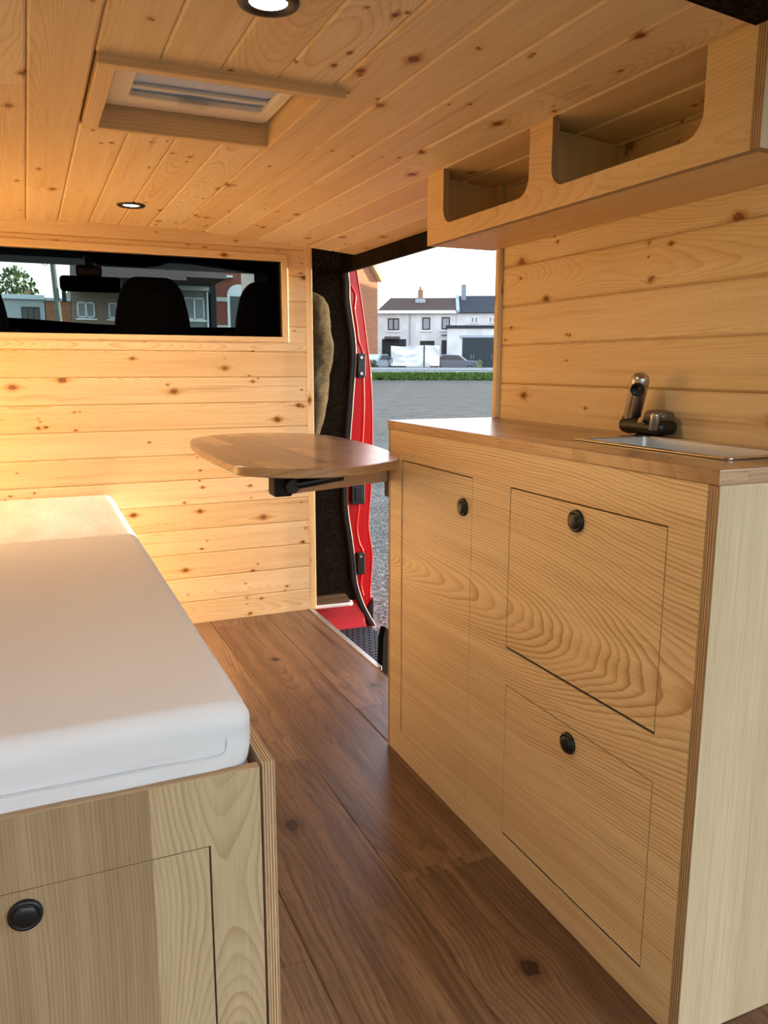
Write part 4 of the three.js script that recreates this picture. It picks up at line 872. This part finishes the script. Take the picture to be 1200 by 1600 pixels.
// ---------------------------------------------------------------- street seen through the windscreen
const FZ = -60;
{
  const g = out('flat_roofed_house', 'pale grey flat-roofed house seen through the windscreen', 'house', [.4, 0, FZ], 0);
  part(g, 'wall', woodUV(bx(-6, 1.05, 0, 5.3, -6, 0), 'x', 6, 6), mat(0xa9b0b2, .9));
  part(g, 'roof_edge', bx(-6.1, 1.07, 5.3, 5.6, -6, .2), mat(0xcfd6da, .7));
  const f = part(g, 'window', bx(-.42, .72, 3.85, 4.82, 0, .06), mat(0x3b332c, .6)); for (let i = 0; i < 3; i++) part(f, 'pane', bx(-.34 + i * .36, -.34 + i * .36 + .3, 3.95, 4.72, .03, .075), winGlass);
  part(g, 'chimney', bx(-.1, .25, 5.5, 6.1, -3, -2.6), brickMat);
}
{
  const g = out('brick_house', 'low brown brick house beside the street pole', 'house', [2.3, 0, FZ], 0);
  part(g, 'wall', woodUV(bx(-.8, .8, 0, 5.25, -6, 0), 'x', 2.6, 2.6), brickMat);
  part(g, 'roof_edge', bx(-.82, .82, 5.25, 5.45, -6, .12), mat(0xb9c2c4, .7));
}
{
  const g = out('brick_house', 'grey rendered house with white windows behind the cab mirror', 'house', [6.4, 0, FZ], 0);
  part(g, 'wall', woodUV(bx(-3.28, 3.05, 0, 6.2, -6, 0), 'x', 2.6, 2.6), mat(0x8a7a6c, .95));
  part(g, 'roof', extrude([[0.3, 6.1], [-4.5, 9.4], [-9, 6.1]], 6.3).rotateY(Math.PI / 2).translate(-3.27, 0, -.2), roofBrown);
  for (const x of [-2.9, -.85, 1.2]) houseWindow(g, x, x + 1.15, 4.2, 5.25, .01, trimWhite);
}
{
  const g = out('rendered_house', 'grey house with white cornice and gable in front of the van', 'house', [11.2, 0, FZ], 0);
  part(g, 'wall', woodUV(bx(-1.5, 1.35, 0, 6.3, -6, 0), 'x', 6, 6), mat(0x7d837f, .9));
  part(g, 'cornice', bx(-1.6, 1.3, 6.3, 6.65, -.2, .3), trimWhite, 'white cornice');
  part(g, 'roof', extrude([[0.2, 6.6], [-3, 8.6], [-6, 6.6]], 3.0).rotateY(Math.PI / 2).translate(-1.6, 0, 0), mat(0x57433c, .85));
  part(g, 'verge', bx(-.12, 2.0, -.12, .12, 0, .3).rotateZ(.62).translate(-1.6, 6.75, .1), trimWhite);
  houseWindow(g, -.45, 1.0, 4.25, 5.8, .01, trimWhite); part(g, 'string_course', bx(-.6, 1.2, 4.1, 4.25, 0, .1), trimWhite);
  part(g, 'downpipe', cyl(.07, .07, 6, 8).translate(1.22, 3.2, .1), trimWhite);
}
{
  const g = out('brick_house', 'red brick house with pale stone bands and arched window', 'house', [14.4, 0, FZ], 0);
  part(g, 'wall', woodUV(bx(-1.34, 2.9, 0, 9, -6, 0), 'x', 2.6, 2.6), mat(0x8a4f3e, .9));
  part(g, 'dark_pier', bx(-1.75, -1.35, 0, 6.9, -1, .15), mat(0x1a1c1e, .7));
  for (const y of [3.6, 5.6]) part(g, 'stone_band', bx(-1.3, -.3, y, y + .3, 0, .06), mat(0xc9c6bd, .8));
  part(g, 'cornice', bx(-1.3, -.1, 7.3, 7.45, 0, .3), trimWhite);
  const a = new THREE.Shape(); a.moveTo(-.5, 3.0); a.lineTo(-.5, 6.0); a.absarc(.35, 6.0, .85, Math.PI, 0, true); a.lineTo(1.2, 3.0); a.lineTo(-.5, 3.0);
  const w = part(g, 'arched_window', extrude(a, .08).translate(0, 0, .0), trimWhite, 'arched white window');
  part(w, 'pane', bx(-.3, 1.0, 3.4, 6.0, .05, .1), winGlass);
}
{
  const g = out('utility_pole', 'grey utility pole with a looped cable seen through the windscreen', 'pole', [1.36, -.2, -38], 0);
  part(g, 'post', cyl(.10, .14, 9, 14).rotateZ(.045).translate(.06, 4.0, 0), mat(0x5b625e, .8));
  part(g, 'cable', tube([[-.55, 8, .1], [-.62, 6.2, .12], [-.55, 5.55, .12], [-.3, 5.3, .12], [-.12, 5.6, .12], [-.05, 6.3, .1]], .015, 40, 5), blackMatt);
  part(g, 'junction_box', bx(.28, .45, 3.85, 4.4, -.1, .12), blackMatt);
}
leafy('tree', 'leafy green tree behind the flat-roofed house', [-.3, 3.2, -75], 3.6, 5.2, 900, [.10, .13, .05]);

renderer.render(scene, camera);
